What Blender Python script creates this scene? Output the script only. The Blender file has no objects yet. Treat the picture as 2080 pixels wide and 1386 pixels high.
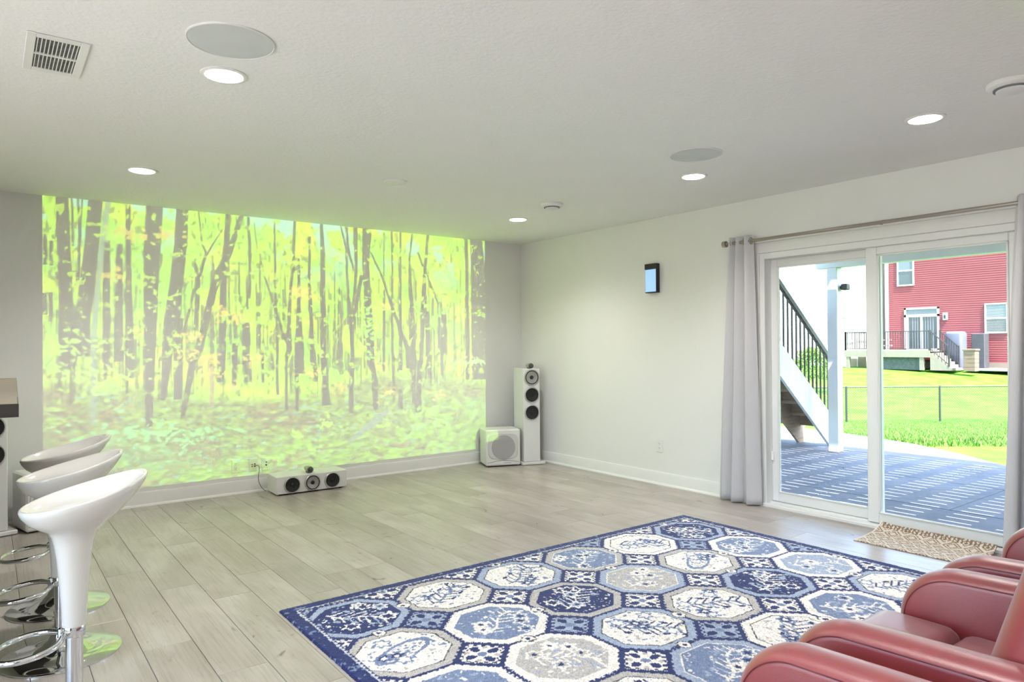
import bpy, bmesh, math, random
import numpy as np
from mathutils import Vector, Matrix

random.seed(7)
rng = np.random.default_rng(7)
S = bpy.context.scene
COL = S.collection
R = math.radians

# ------------------------------------------------------------------ camera
X0, Y0, H = 5.025, 6.45, 2.5            # right wall plane, left wall plane, ceiling height
XL, YS = -2.6, -2.2
FPX = 1408.31
YAW, PITCH, ROLL, CH = 0.6478, 0.0065, -0.0074, 1.3115
_f = Vector((math.sin(YAW)*math.cos(PITCH), math.cos(YAW)*math.cos(PITCH), math.sin(PITCH)))
_r = Vector((math.cos(YAW), -math.sin(YAW), 0))
_u = _r.cross(_f)
_r2 = _r*math.cos(ROLL) + _u*math.sin(ROLL)
_u2 = _u*math.cos(ROLL) - _r*math.sin(ROLL)
cam_d = bpy.data.cameras.new('camera')
cam_d.sensor_width = 36.0
cam_d.lens = FPX/2080*36.0
cam_d.clip_end = 400
cam = bpy.data.objects.new('camera', cam_d)
COL.objects.link(cam)
cam.matrix_world = Matrix(((_r2.x, _u2.x, -_f.x, 0), (_r2.y, _u2.y, -_f.y, 0),
                           (_r2.z, _u2.z, -_f.z, CH), (0, 0, 0, 1)))
S.camera = cam

# ------------------------------------------------------------------ sky, sun, exposure
SKY_STRENGTH, SUN_STRENGTH = 0.85, 18.5
TO_SUN = Vector((-0.12, -0.50, 0.86)).normalized()
w = bpy.data.worlds.new('sky')
S.world = w
w.use_nodes = True
nt = w.node_tree
nt.nodes.clear()
wo = nt.nodes.new('ShaderNodeOutputWorld')
bg = nt.nodes.new('ShaderNodeBackground')
sky = nt.nodes.new('ShaderNodeTexSky')
sky.sky_type = 'NISHITA'
sky.sun_disc = False
sky.sun_elevation = math.asin(TO_SUN.z)
sky.sun_rotation = math.atan2(TO_SUN.x, TO_SUN.y)
sky.air_density, sky.dust_density, sky.ozone_density = 1.0, 2.0, 1.0
bg.inputs['Strength'].default_value = SKY_STRENGTH
nt.links.new(sky.outputs[0], bg.inputs[0])
nt.links.new(bg.outputs[0], wo.inputs[0])
sun_d = bpy.data.lights.new('sun', 'SUN')
sun_d.energy = SUN_STRENGTH
sun_d.angle = R(0.25)
sun_d.color = (1.0, 0.97, 0.93)
sun = bpy.data.objects.new('sun', sun_d)
COL.objects.link(sun)
sun.rotation_euler = TO_SUN.to_track_quat('Z', 'Y').to_euler()
sun.location = (0, 0, 20)
S.cycles.max_bounces = 6
S.cycles.diffuse_bounces = 3
S.cycles.glossy_bounces = 3
S.cycles.caustics_reflective = False
S.cycles.caustics_refractive = False
S.cycles.adaptive_threshold = .02
S.view_settings.view_transform = 'Standard'
S.view_settings.look = 'None'
S.view_settings.gamma = 1.0
S.view_settings.use_curve_mapping = False
S.view_settings.exposure = 1.24
LAMP, LAMP_W = 14.0, 41.0          # glow of a recessed diffuser, power of its downward beam
PROJECTOR_W = 620.0

# ------------------------------------------------------------------ helpers
def lin(c):
    return tuple((v/255/12.92 if v/255 <= .04045 else ((v/255+.055)/1.055)**2.4) for v in c)

MATS = {}
def M(name, rgb=None, rough=.5, metal=0., var=.05, scale=6., bump=0., bscale=60., spec=.5, coat=0.,
      emit=None, estr=0., stretch=(1, 1, 1), col=None, sheen=0., rvar=0., transl=0.):
    """procedural Principled material: noise-varied colour, optional fine relief"""
    if name in MATS:
        return MATS[name]
    m = bpy.data.materials.new(name)
    m.use_nodes = True
    t = m.node_tree
    b = t.nodes['Principled BSDF']
    c = col if col else lin(rgb)
    tc = t.nodes.new('ShaderNodeTexCoord')
    mp = t.nodes.new('ShaderNodeMapping')
    mp.inputs['Scale'].default_value = stretch
    t.links.new(tc.outputs['Object'], mp.inputs[0])
    n = t.nodes.new('ShaderNodeTexNoise')
    n.inputs['Scale'].default_value = scale
    n.inputs['Detail'].default_value = 4
    t.links.new(mp.outputs[0], n.inputs['Vector'])
    r = t.nodes.new('ShaderNodeValToRGB')
    r.color_ramp.elements[0].position = .3
    r.color_ramp.elements[1].position = .7
    r.color_ramp.elements[0].color = tuple(max(0, v*(1-var)) for v in c)+(1,)
    r.color_ramp.elements[1].color = tuple(min(1, v*(1+var)) for v in c)+(1,)
    t.links.new(n.outputs['Fac'], r.inputs[0])
    t.links.new(r.outputs[0], b.inputs['Base Color'])
    b.inputs['Roughness'].default_value = rough
    b.inputs['Metallic'].default_value = metal
    b.inputs['Specular IOR Level'].default_value = spec
    b.inputs['Coat Weight'].default_value = coat
    b.inputs['Coat Roughness'].default_value = .08
    if sheen:
        b.inputs['Sheen Weight'].default_value = sheen
        b.inputs['Sheen Roughness'].default_value = .4
    if rvar:
        mr = t.nodes.new('ShaderNodeMapRange')
        mr.inputs['To Min'].default_value = rough-rvar
        mr.inputs['To Max'].default_value = rough+rvar
        t.links.new(n.outputs['Fac'], mr.inputs[0])
        t.links.new(mr.outputs[0], b.inputs['Roughness'])
    if bump:
        n2 = t.nodes.new('ShaderNodeTexNoise')
        n2.inputs['Scale'].default_value = bscale
        n2.inputs['Detail'].default_value = 3
        t.links.new(mp.outputs[0], n2.inputs['Vector'])
        bp = t.nodes.new('ShaderNodeBump')
        bp.inputs['Strength'].default_value = bump
        bp.inputs['Distance'].default_value = .01
        t.links.new(n2.outputs['Fac'], bp.inputs['Height'])
        t.links.new(bp.outputs[0], b.inputs['Normal'])
    if emit:
        b.inputs['Emission Color'].default_value = tuple(emit)+(1,)
        b.inputs['Emission Strength'].default_value = estr
    if transl:
        o = t.nodes['Material Output']
        tr = t.nodes.new('ShaderNodeBsdfTranslucent')
        tr.inputs['Color'].default_value = c+(1,)
        mx = t.nodes.new('ShaderNodeMixShader')
        mx.inputs[0].default_value = transl
        t.links.new(b.outputs[0], mx.inputs[1])
        t.links.new(tr.outputs[0], mx.inputs[2])
        t.links.new(mx.outputs[0], o.inputs['Surface'])
    MATS[name] = m
    return m

def attr_mat(name, rough=.9, sheen=.2, bump=0., noise=0.):
    """colour comes from the woven pattern stored on the mesh"""
    m = bpy.data.materials.new(name)
    m.use_nodes = True
    t = m.node_tree
    b = t.nodes['Principled BSDF']
    a = t.nodes.new('ShaderNodeAttribute')
    a.attribute_name = 'Col'
    t.links.new(a.outputs['Color'], b.inputs['Base Color'])
    b.inputs['Roughness'].default_value = rough
    b.inputs['Specular IOR Level'].default_value = .1
    b.inputs['Sheen Weight'].default_value = sheen
    return m

def glass_mat(name, tint=(.97, .985, .98), refl=.05):
    m = bpy.data.materials.new(name)
    m.use_nodes = True
    t = m.node_tree
    t.nodes.remove(t.nodes['Principled BSDF'])
    o = t.nodes['Material Output']
    tr = t.nodes.new('ShaderNodeBsdfTransparent')
    tr.inputs[0].default_value = tint+(1,)
    gl = t.nodes.new('ShaderNodeBsdfGlossy')
    gl.inputs['Roughness'].default_value = .01
    lw = t.nodes.new('ShaderNodeFresnel')
    lw.inputs['IOR'].default_value = 1.45
    mx = t.nodes.new('ShaderNodeMixShader')
    t.links.new(lw.outputs[0], mx.inputs[0])
    t.links.new(tr.outputs[0], mx.inputs[1])
    t.links.new(gl.outputs[0], mx.inputs[2])
    t.links.new(mx.outputs[0], o.inputs['Surface'])
    return m

class MB:
    def __init__(s):
        s.v, s.f = [], []
    def add(s, vs, fs):
        n = len(s.v)
        s.v += [tuple(p) for p in vs]
        s.f += [tuple(i+n for i in q) for q in fs]
        return s
    def box(s, x0, x1, y0, y1, z0, z1, ch=0.):
        lo, hi = (x0, y0, z0), (x1, y1, z1)
        if ch <= 0:
            vs = [((x0, x1)[i], (y0, y1)[j], (z0, z1)[k]) for i in (0, 1) for j in (0, 1) for k in (0, 1)]
            return s.add(vs, [(0, 1, 3, 2), (4, 6, 7, 5), (0, 4, 5, 1), (2, 3, 7, 6), (0, 2, 6, 4), (1, 5, 7, 3)])
        ids, vs = {}, []
        for sx in (0, 1):
            for sy in (0, 1):
                for sz in (0, 1):
                    sg = (sx, sy, sz)
                    for a in range(3):
                        p = []
                        for k in range(3):
                            e = (lo, hi)[sg[k]][k]
                            p.append(e if k == a else e + (ch if sg[k] == 0 else -ch))
                        ids[sg+(a,)] = len(vs)
                        vs.append(p)
        fs = []
        for a in range(3):
            b, c = (a+1) % 3, (a+2) % 3
            for sg in (0, 1):
                q = []
                for (i, j) in ((0, 0), (1, 0), (1, 1), (0, 1)):
                    t = [0, 0, 0]
                    t[a], t[b], t[c] = sg, i, j
                    q.append(ids[tuple(t)+(a,)])
                fs.append(q)
            for i in (0, 1):
                for j in (0, 1):
                    t0, t1 = [0, 0, 0], [0, 0, 0]
                    t0[a], t0[b], t0[c] = 0, i, j
                    t1[a], t1[b], t1[c] = 1, i, j
                    fs.append([ids[tuple(t0)+(b,)], ids[tuple(t1)+(b,)], ids[tuple(t1)+(c,)], ids[tuple(t0)+(c,)]])
        for sx in (0, 1):
            for sy in (0, 1):
                for sz in (0, 1):
                    fs.append([ids[(sx, sy, sz, a)] for a in range(3)])
        return s.add(vs, fs)
    def bar(s, p0, p1, wy, wz):
        """rectangular bar from p0 to p1; wy across, wz up"""
        p0, p1 = Vector(p0), Vector(p1)
        d = (p1-p0).normalized()
        up = Vector((0, 0, 1)) if abs(d.z) < .95 else Vector((1, 0, 0))
        a = d.cross(up).normalized()
        b = a.cross(d).normalized()
        vs = [p + a*(i*wy/2) + b*(j*wz/2) for p in (p0, p1) for i, j in ((-1, -1), (1, -1), (1, 1), (-1, 1))]
        return s.add(vs, [(0, 1, 2, 3), (4, 7, 6, 5), (0, 4, 5, 1), (1, 5, 6, 2), (2, 6, 7, 3), (3, 7, 4, 0)])
    def lathe(s, prof, n=32, c=(0, 0, 0), axis='z', cap=True):
        """prof: (radius, height) list swept about an axis through c"""
        vs, fs = [], []
        for (r, h) in prof:
            for k in range(n):
                a = 2*math.pi*k/n
                p = (r*math.cos(a), r*math.sin(a), h)
                if axis == 'x':
                    p = (h, p[0], p[1])
                elif axis == 'y':
                    p = (p[0], h, p[1])
                vs.append((c[0]+p[0], c[1]+p[1], c[2]+p[2]))
        for i in range(len(prof)-1):
            for k in range(n):
                k2 = (k+1) % n
                fs.append((i*n+k, i*n+k2, (i+1)*n+k2, (i+1)*n+k))
        if cap:
            fs.append(tuple(range(n)))
            fs.append(tuple((len(prof)-1)*n+k for k in range(n)))
        return s.add(vs, fs)
    def tube(s, pts, r, n=8, closed=False, rs=None):
        pts = [Vector(p) for p in pts]
        m = len(pts)
        vs, fs = [], []
        prev = None
        for i, p in enumerate(pts):
            if closed:
                d = pts[(i+1) % m]-pts[i-1]
            else:
                d = pts[min(i+1, m-1)]-pts[max(i-1, 0)]
            d.normalize()
            if prev is None:
                up = Vector((0, 0, 1)) if abs(d.z) < .9 else Vector((1, 0, 0))
                a = d.cross(up).normalized()
            else:
                a = (prev - d*prev.dot(d)).normalized()
            prev = a
            b = d.cross(a)
            rr = rs[i] if rs else r
            for k in range(n):
                t = 2*math.pi*k/n
                vs.append(p + a*(rr*math.cos(t)) + b*(rr*math.sin(t)))
        for i in range(m if closed else m-1):
            j = (i+1) % m
            for k in range(n):
                k2 = (k+1) % n
                fs.append((i*n+k, i*n+k2, j*n+k2, j*n+k))
        if not closed:
            fs.append(tuple(range(n)))
            fs.append(tuple((m-1)*n+k for k in range(n)))
        return s.add(vs, fs)
    def prism(s, poly, axis, a0, a1):
        """poly in the two other axes (cyclic order), extruded from a0 to a1"""
        def P(u, v, a):
            return {'x': (a, u, v), 'y': (u, a, v), 'z': (u, v, a)}[axis]
        n = len(poly)
        vs = [P(u, v, a0) for u, v in poly]+[P(u, v, a1) for u, v in poly]
        fs = [tuple(range(n)), tuple(range(n, 2*n))]+[(i, (i+1) % n, n+(i+1) % n, n+i) for i in range(n)]
        return s.add(vs, fs)
    def rings(s, rings, cap0=False, cap1=False, close=True):
        n = len(rings[0])
        vs = [p for r in rings for p in r]
        fs = []
        for i in range(len(rings)-1):
            for k in range(n if close else n-1):
                k2 = (k+1) % n
                fs.append((i*n+k, i*n+k2, (i+1)*n+k2, (i+1)*n+k))
        if cap0:
            fs.append(tuple(range(n)))
        if cap1:
            fs.append(tuple((len(rings)-1)*n+k for k in range(n)))
        return s.add(vs, fs)
    def mesh(s, name, mat=None, smooth=35):
        me = bpy.data.meshes.new(name)
        me.from_pydata(s.v, [], s.f)
        bm = bmesh.new()
        bm.from_mesh(me)
        bmesh.ops.recalc_face_normals(bm, faces=bm.faces)
        bm.to_mesh(me)
        bm.free()
        if mat:
            me.materials.append(mat)
        if smooth:
            me.shade_smooth()
            me.set_sharp_from_angle(angle=R(smooth))
        me.update()
        return me
    def build(s, name, mat, parent=None, smooth=35, loc=None, rotz=0.):
        return link(name, s.mesh(name, mat, smooth), parent, loc, rotz)

def link(name, me, parent=None, loc=None, rotz=0.):
    o = bpy.data.objects.new(name, me)
    COL.objects.link(o)
    if parent:
        o.parent = parent
    if loc:
        o.location = loc
    if rotz:
        o.rotation_euler = (0, 0, rotz)
    return o

def tag(o, label=None, cat=None, group=None, kind=None):
    if label: o['label'] = label
    if cat: o['category'] = cat
    if group: o['group'] = group
    if kind: o['kind'] = kind
    return o

def thing(name, label, cat, loc=(0, 0, 0), rotz=0., group=None, kind=None):
    o = bpy.data.objects.new(name, None)
    COL.objects.link(o)
    o.empty_display_size = .1
    o.location = loc
    o.rotation_euler = (0, 0, rotz)
    return tag(o, label, cat, group, kind)

def struct(name, loc=(0, 0, 0)):
    o = bpy.data.objects.new(name, None)
    COL.objects.link(o)
    o.empty_display_size = .1
    o.location = loc
    o['kind'] = 'structure'
    return o

def copy_tree(o, parent=None):
    c = o.copy()
    COL.objects.link(c)
    c.parent = parent
    for ch in list(o.children):
        copy_tree(ch, c)
    return c

def bevbox(x0, x1, y0, y1, z0, z1, bev, seg=4, cuts=0):
    bm = bmesh.new()
    bmesh.ops.create_cube(bm, size=1)
    bmesh.ops.scale(bm, vec=(x1-x0, y1-y0, z1-z0), verts=bm.verts)
    bmesh.ops.translate(bm, vec=((x0+x1)/2, (y0+y1)/2, (z0+z1)/2), verts=bm.verts)
    if cuts:
        bmesh.ops.subdivide_edges(bm, edges=bm.edges, cuts=cuts, use_grid_fill=True)
        sharp = [e for e in bm.edges if len(e.link_faces) == 2 and e.calc_face_angle() > .5]
    else:
        sharp = list(bm.edges)
    bmesh.ops.bevel(bm, geom=sharp, offset=bev, segments=seg, profile=.5, affect='EDGES')
    mb = MB()
    bm.verts.ensure_lookup_table()
    mb.add([v.co.copy() for v in bm.verts], [[v.index for v in f.verts] for f in bm.faces])
    bm.free()
    return mb

def color_mesh(name, verts, quads, cols, mat, parent=None, smooth=False, loc=None):
    """large grid mesh with a colour per vertex (woven or printed pattern)"""
    me = bpy.data.meshes.new(name)
    me.vertices.add(len(verts))
    me.vertices.foreach_set('co', np.asarray(verts, np.float32).ravel())
    nq = len(quads)
    me.loops.add(nq*4)
    me.loops.foreach_set('vertex_index', np.asarray(quads, np.int32).ravel())
    me.polygons.add(nq)
    me.polygons.foreach_set('loop_start', np.arange(0, nq*4, 4, dtype=np.int32))
    me.update(calc_edges=True)
    at = me.color_attributes.new('Col', 'FLOAT_COLOR', 'POINT')
    rgba = np.ones((len(verts), 4), np.float32)
    rgba[:, :3] = cols
    at.data.foreach_set('color', rgba.ravel())
    me.materials.append(mat)
    if smooth:
        me.shade_smooth()
    me.validate()
    return link(name, me, parent, loc)

def grid_quads(nx, ny):
    i = np.arange((nx-1)*(ny-1))
    a = (i // (nx-1))*nx + i % (nx-1)
    return np.stack([a, a+1, a+nx+1, a+nx], -1)

def vnoise(shape, cells, seed):
    r = np.random.default_rng(seed)
    gy, gx = max(2, int(cells[0])+1), max(2, int(cells[1])+1)
    g = r.random((gy, gx))
    yy = np.linspace(0, gy-1.001, shape[0])
    xx = np.linspace(0, gx-1.001, shape[1])
    y0, x0 = yy.astype(int), xx.astype(int)
    fy, fx = (yy-y0), (xx-x0)
    fy, fx = (fy*fy*(3-2*fy))[:, None], (fx*fx*(3-2*fx))[None]
    a = g[y0][:, x0]; b = g[y0][:, x0+1]; c = g[y0+1][:, x0]; d = g[y0+1][:, x0+1]
    return (a*(1-fx)+b*fx)*(1-fy)+(c*(1-fx)+d*fx)*fy

def fbm(shape, cells, seed, octv=3, gain=.55):
    o, a, t = 0, 1., 0
    for k in range(octv):
        o = o + a*vnoise(shape, (cells[0]*2**k, cells[1]*2**k), seed+k*17)
        t += a
        a *= gain
    return o/t


# ------------------------------------------------------------------ materials of the room
def plank_mat():
    m = bpy.data.materials.new('greige_oak_plank')
    m.use_nodes = True
    t = m.node_tree
    L = t.links.new
    b = t.nodes['Principled BSDF']
    tc = t.nodes.new('ShaderNodeTexCoord')
    oi = t.nodes.new('ShaderNodeObjectInfo')
    mul = t.nodes.new('ShaderNodeVectorMath'); mul.operation = 'SCALE'
    mul.inputs[0].default_value = (37., 91., 13.)
    L(oi.outputs['Random'], mul.inputs['Scale'])
    add = t.nodes.new('ShaderNodeVectorMath'); add.operation = 'ADD'
    L(tc.outputs['Object'], add.inputs[0]); L(mul.outputs[0], add.inputs[1])
    def noise(sc, stretch, det=5, dist=0.):
        mp = t.nodes.new('ShaderNodeMapping'); mp.inputs['Scale'].default_value = stretch
        L(add.outputs[0], mp.inputs[0])
        n = t.nodes.new('ShaderNodeTexNoise')
        n.inputs['Scale'].default_value = sc; n.inputs['Detail'].default_value = det
        n.inputs['Distortion'].default_value = dist
        L(mp.outputs[0], n.inputs['Vector'])
        return n
    def ramp(src, stops):
        r = t.nodes.new('ShaderNodeValToRGB')
        e = r.color_ramp.elements
        e[0].position, e[0].color = stops[0][0], tuple(stops[0][1])+(1,)
        e[1].position, e[1].color = stops[-1][0], tuple(stops[-1][1])+(1,)
        for p, c in stops[1:-1]:
            k = e.new(p); k.color = tuple(c)+(1,)
        L(src, r.inputs[0])
        return r
    def mult(a, b_, fac=1.):
        x = t.nodes.new('ShaderNodeMix'); x.data_type = 'RGBA'; x.blend_type = 'MULTIPLY'
        x.inputs[0].default_value = fac
        L(a, x.inputs[6]); L(b_, x.inputs[7])
        return x.outputs[2]
    broad = noise(2.2, (2.2, .8, 1), 3, .4)
    base = ramp(broad.outputs['Fac'], [(.3, lin((170, 161, 152))), (.52, lin((187, 179, 171))), (.72, lin((201, 194, 187)))])
    grain = noise(14., (6., .2, 1), 6, .6)
    g = ramp(grain.outputs['Fac'], [(.36, (.72, .71, .69)), (.52, (1, 1, 1)), (.7, (1.0, 1.0, 1.0))])
    fine = noise(90., (5., .12, 1), 3)
    g2 = ramp(fine.outputs['Fac'], [(.35, (.88, .875, .865)), (.6, (1, 1, 1))])
    knot = noise(3.2, (2.2, 1.1, 1), 2, 2.2)
    kn = ramp(knot.outputs['Fac'], [(.24, (.4, .38, .35)), (.285, (.88, .87, .86)), (.34, (1, 1, 1))])
    tone = ramp(oi.outputs['Random'], [(0., (.86, .855, .85)), (.5, (.95, .94, .93)), (1., (1., 1., 1.))])
    c = mult(base.outputs[0], g.outputs[0], .5)
    c = mult(c, g2.outputs[0], .6)
    c = mult(c, kn.outputs[0], .9)
    c = mult(c, tone.outputs[0], 1.)
    L(c, b.inputs['Base Color'])
    b.inputs['Roughness'].default_value = .3
    b.inputs['Specular IOR Level'].default_value = .45
    bp = t.nodes.new('ShaderNodeBump')
    bp.inputs['Strength'].default_value = .12; bp.inputs['Distance'].default_value = .002
    L(grain.outputs['Fac'], bp.inputs['Height']); L(bp.outputs[0], b.inputs['Normal'])
    return m

def ceiling_mat():
    m = M('knockdown_ceiling_paint', (245, 245, 242), .9, var=.008, scale=3, spec=.2)
    t = m.node_tree
    b = t.nodes['Principled BSDF']
    tc = t.nodes.new('ShaderNodeTexCoord')
    n = t.nodes.new('ShaderNodeTexNoise'); n.inputs['Scale'].default_value = 55; n.inputs['Detail'].default_value = 5
    t.links.new(tc.outputs['Object'], n.inputs['Vector'])
    bp = t.nodes.new('ShaderNodeBump'); bp.inputs['Strength'].default_value = .45; bp.inputs['Distance'].default_value = .006
    t.links.new(n.outputs['Fac'], bp.inputs['Height']); t.links.new(bp.outputs[0], b.inputs['Normal'])
    return m

WALL = M('warm_white_wall_paint', (238, 237, 233), .75, var=.008, scale=2, bump=.05, bscale=120, spec=.25)
CEIL = ceiling_mat()
TRIM = M('white_trim_paint', (238, 237, 233), .4, var=.01, spec=.4)
PLANK = plank_mat()
SUBFLOOR = M('dark_underlay', (96, 90, 82), .9)
VINYL = M('white_vinyl_frame', (240, 240, 238), .35, var=.01)
GLASS = glass_mat('door_glass')
WPLASTIC = M('white_plastic', (236, 235, 232), .4, var=.01)
GREYMESH = M('grey_speaker_mesh', (216, 220, 218), .8, var=.03, bump=.3, bscale=900)
DARK = M('dark_gap', (40, 40, 42), .8)
CHROME = M('polished_chrome', (226, 228, 230), .06, metal=1., var=.01)
NICKEL = M('brushed_nickel', (176, 168, 158), .3, metal=1., var=.08, scale=200, stretch=(1, .02, 1))
SATIN_W = M('satin_white_cabinet', (232, 231, 228), .32, var=.01, spec=.5)
BLACKCONE = M('black_driver_cone', (26, 26, 28), .55, var=.2, scale=60)
RUBBER = M('black_rubber', (20, 20, 22), .6)
SILVERCONE = M('silver_woven_cone', (168, 166, 164), .35, metal=.5, var=.15, scale=300)
RINGMET = M('brushed_trim_ring', (205, 205, 206), .3, metal=.8, var=.05)
GLOSSW = M('glossy_white_shell', (235, 232, 226), .12, var=.01, coat=.6)

# ------------------------------------------------------------------ room shell
fl = struct('floor')
MB().box(XL-.1, X0, YS-.1, Y0+.1, -.10, -.009).build('subfloor', SUBFLOOR, fl, smooth=0)
PW, PL, gap = .2, 1.22, .0008
def plank_mesh(l):
    return MB().box(-PW/2+gap, PW/2-gap, -l/2+gap, l/2-gap, -.008, 0, ch=.0013).mesh('plank', PLANK, 0)
full = plank_mesh(PL)
row = 0
xs = .933 - .2*9
y_lo, y_hi = -.9, Y0-.012
while xs < X0-.02:
    wid = min(PW, X0-.012-xs)
    start = y_lo - random.choice((.15, .4, .62, .85, 1.05))
    y = start
    while y < y_hi:
        a, b_ = max(y, y_lo), min(y+PL, y_hi)
        if b_-a > .04:
            if wid < PW-.001:
                me = MB().box(-wid/2+gap, wid/2-gap, -(b_-a)/2+gap, (b_-a)/2-gap, -.008, 0, ch=.0013).mesh('plank', PLANK, 0)
            else:
                me = full if b_-a > PL-1e-4 else plank_mesh(b_-a)
            o = link('plank', me, fl, (xs+wid/2, (a+b_)/2, 0))
        y += PL
    xs += PW
    row += 1
MB().box(XL, .933-.2*9, YS, Y0, -.009, 0).box(.933-.2*9, X0-.01, YS, y_lo, -.009, 0).build('floor_beyond', PLANK, fl, smooth=0)

cl = MB().box(XL-.15, X0+.16, YS-.15, Y0+.15, H, H+.2).build('ceiling', CEIL, smooth=0)
tag(cl, kind='structure')
wl = MB().box(XL-.15, X0+.16, Y0, Y0+.15, -.1, H).build('wall_left', WALL, smooth=0)
tag(wl, kind='structure')
DY0, DY1, DZ = 1.44, 3.285, 2.045            # sliding door opening
wr = MB()
wr.box(X0, X0+.16, DY1, Y0, -.1, H).box(X0, X0+.16, YS, DY0, -.1, H).box(X0, X0+.16, DY0, DY1, DZ, H).box(X0, X0+.16, DY0, DY1, -.1, -.015)
tag(wr.build('wall_right', WALL, smooth=0), kind='structure')
tag(MB().box(XL-.15, X0+.16, YS-.15, YS, -.1, H).build('wall_rear', WALL, smooth=0), kind='structure')
RW = ((-2.0, -.1), (.25, 2.2), (2.5, 3.95))        # added unseen windows in the bar wall, letting in daylight to fill the room
RZ0, RZ1 = .15, 2.38
rw = MB().box(XL-.15, XL, YS, Y0, -.1, RZ0).box(XL-.15, XL, YS, Y0, RZ1, H)
xe = [YS]+[v for q in RW for v in q]+[Y0]
for a, b_ in zip(xe[0::2], xe[1::2]):
    rw.box(XL-.15, XL, a, b_, RZ0, RZ1)
tag(rw.build('wall_bar', WALL, smooth=0), kind='structure')
for k, (a, b_) in enumerate(RW):
    wn = struct('window_%d' % (k+1))
    f_ = MB()
    for (c, d, e, g) in ((a, a+.06, RZ0, RZ1), (b_-.06, b_, RZ0, RZ1), (a+.06, b_-.06, RZ0, RZ0+.06), (a+.06, b_-.06, RZ1-.06, RZ1), ((a+b_)/2-.03, (a+b_)/2+.03, RZ0+.06, RZ1-.06)):
        f_.box(XL-.12, XL-.05, c, d, e, g, .003)
    f_.build('window_frame', VINYL, wn)
    for (c, d) in ((a+.06, (a+b_)/2-.03), ((a+b_)/2+.03, b_-.06)):
        MB().box(XL-.09, XL-.082, c, d, RZ0+.06, RZ1-.06).build('pane', GLASS, wn, smooth=0)

def baseboard(name, axis, plane, a0, a1):
    root = struct(name)
    hgt = .118
    if axis == 'x':      # along x on the left wall
        poly = [(plane, 0), (plane-.014, 0), (plane-.014, hgt-.012), (plane-.009, hgt), (plane, hgt)]
        MB().prism(poly, 'x', a0, a1).build('board', TRIM, root)
        q = [(plane-.014, 0)]+[(plane-.014-.017*math.cos(t), .02*math.sin(t)) for t in np.linspace(0, math.pi/2, 7)]
        MB().prism(q, 'x', a0, a1).build('shoe_moulding', TRIM, root)
    else:
        poly = [(plane, 0), (plane-.014, 0), (plane-.014, hgt-.012), (plane-.009, hgt), (plane, hgt)]
        MB().prism(poly, 'y', a0, a1).build('board', TRIM, root)
        q = [(plane-.014, 0)]+[(plane-.014-.017*math.cos(t), .02*math.sin(t)) for t in np.linspace(0, math.pi/2, 7)]
        MB().prism(q, 'y', a0, a1).build('shoe_moulding', TRIM, root)
    return root
baseboard('baseboard_left', 'x', Y0, XL, X0)
baseboard('baseboard_right', 'y', X0, DY1+.07, Y0-.014)
baseboard('baseboard_near', 'y', X0, YS, DY0-.07)

# ------------------------------------------------------------------ sliding patio door
tr = struct('trim_1')
cz = .075
MB().box(X0-.018, X0, DY1, DY1+cz, 0, DZ, .003).build('casing', TRIM, tr)
MB().box(X0-.018, X0, DY0-cz, DY0, 0, DZ, .003).build('casing', TRIM, tr)
MB().box(X0-.018, X0, DY0-cz, DY1+cz, DZ, DZ+.085, .003).build('head_casing', TRIM, tr)
MB().box(X0-.03, X0, DY0-cz-.012, DY1+cz+.012, DZ+.085, DZ+.1, .003).build('head_cap', TRIM, tr)
dr = struct('door_1')
fr = MB()
fx0, fx1 = X0-.005, X0+.15
for (ya, yb) in ((DY1-.045, DY1), (DY0, DY0+.045)):
    fr.box(fx0, fx1, ya, yb, 0, DZ, .003)
fr.box(fx0, fx1, DY0+.045, DY1-.045, DZ-.05, DZ, .003)
fr.build('door_frame', VINYL, dr)
sl = MB().box(X0-.03, fx1, DY0, DY1, -.015, .022, .004)
sl.box(X0+.052, X0+.058, DY0+.045, DY1-.045, .022, .034).box(X0+.104, X0+.11, DY0+.045, DY1-.045, .022, .034)
sl.build('sill_track', VINYL, dr)
def leaf(name, x, ya, yb, za, zb, st, rail_b, rail_t, stop):
    p = link(name, None, dr)
    MB().box(x-.02, x+.02, ya, ya+st, za, zb, .004).build('stile', VINYL, p)
    MB().box(x-.02, x+.02, yb-st, yb, za, zb, .004).build('stile', VINYL, p)
    MB().box(x-.02, x+.02, ya+st, yb-st, za, za+rail_b, .004).build('rail', VINYL, p)
    MB().box(x-.02, x+.02, ya+st, yb-st, zb-rail_t, zb, .004).build('rail', VINYL, p)
    MB().box(x-.004, x+.004, ya+st-.01, yb-st+.01, za+rail_b-.01, zb-rail_t+.01).build('pane', GLASS, p, smooth=0)
    g = MB()
    for q in ((x-.026, x-.012),):
        g.box(q[0], q[1], ya+st, ya+st+.012, za+rail_b, zb-rail_t, .003).box(q[0], q[1], yb-st-.012, yb-st, za+rail_b, zb-rail_t, .003)
        g.box(q[0], q[1], ya+st, yb-st, za+rail_b, za+rail_b+.012, .003).box(q[0], q[1], ya+st, yb-st, zb-rail_t-.012, zb-rail_t, .003)
    g.build('glazing_bead', VINYL, p)
    return p
leaf('fixed_leaf', X0+.105, 2.37, DY1-.045, .03, DZ-.05, .055, .075, .06, 0)
lf = leaf('sliding_leaf', X0+.045, DY0+.045, 2.445, .03, DZ-.05, .08, .07, .055, 0)
MB().box(X0+.012, X0+.03, DY0+.07, DY0+.1, .95, 1.2, .006).build('handle', VINYL, lf)
MB().box(X0+.07, X0+.11, DY1-.062, DY1-.04, .36, .43, .004).build('strike_plate', VINYL, dr)

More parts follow.
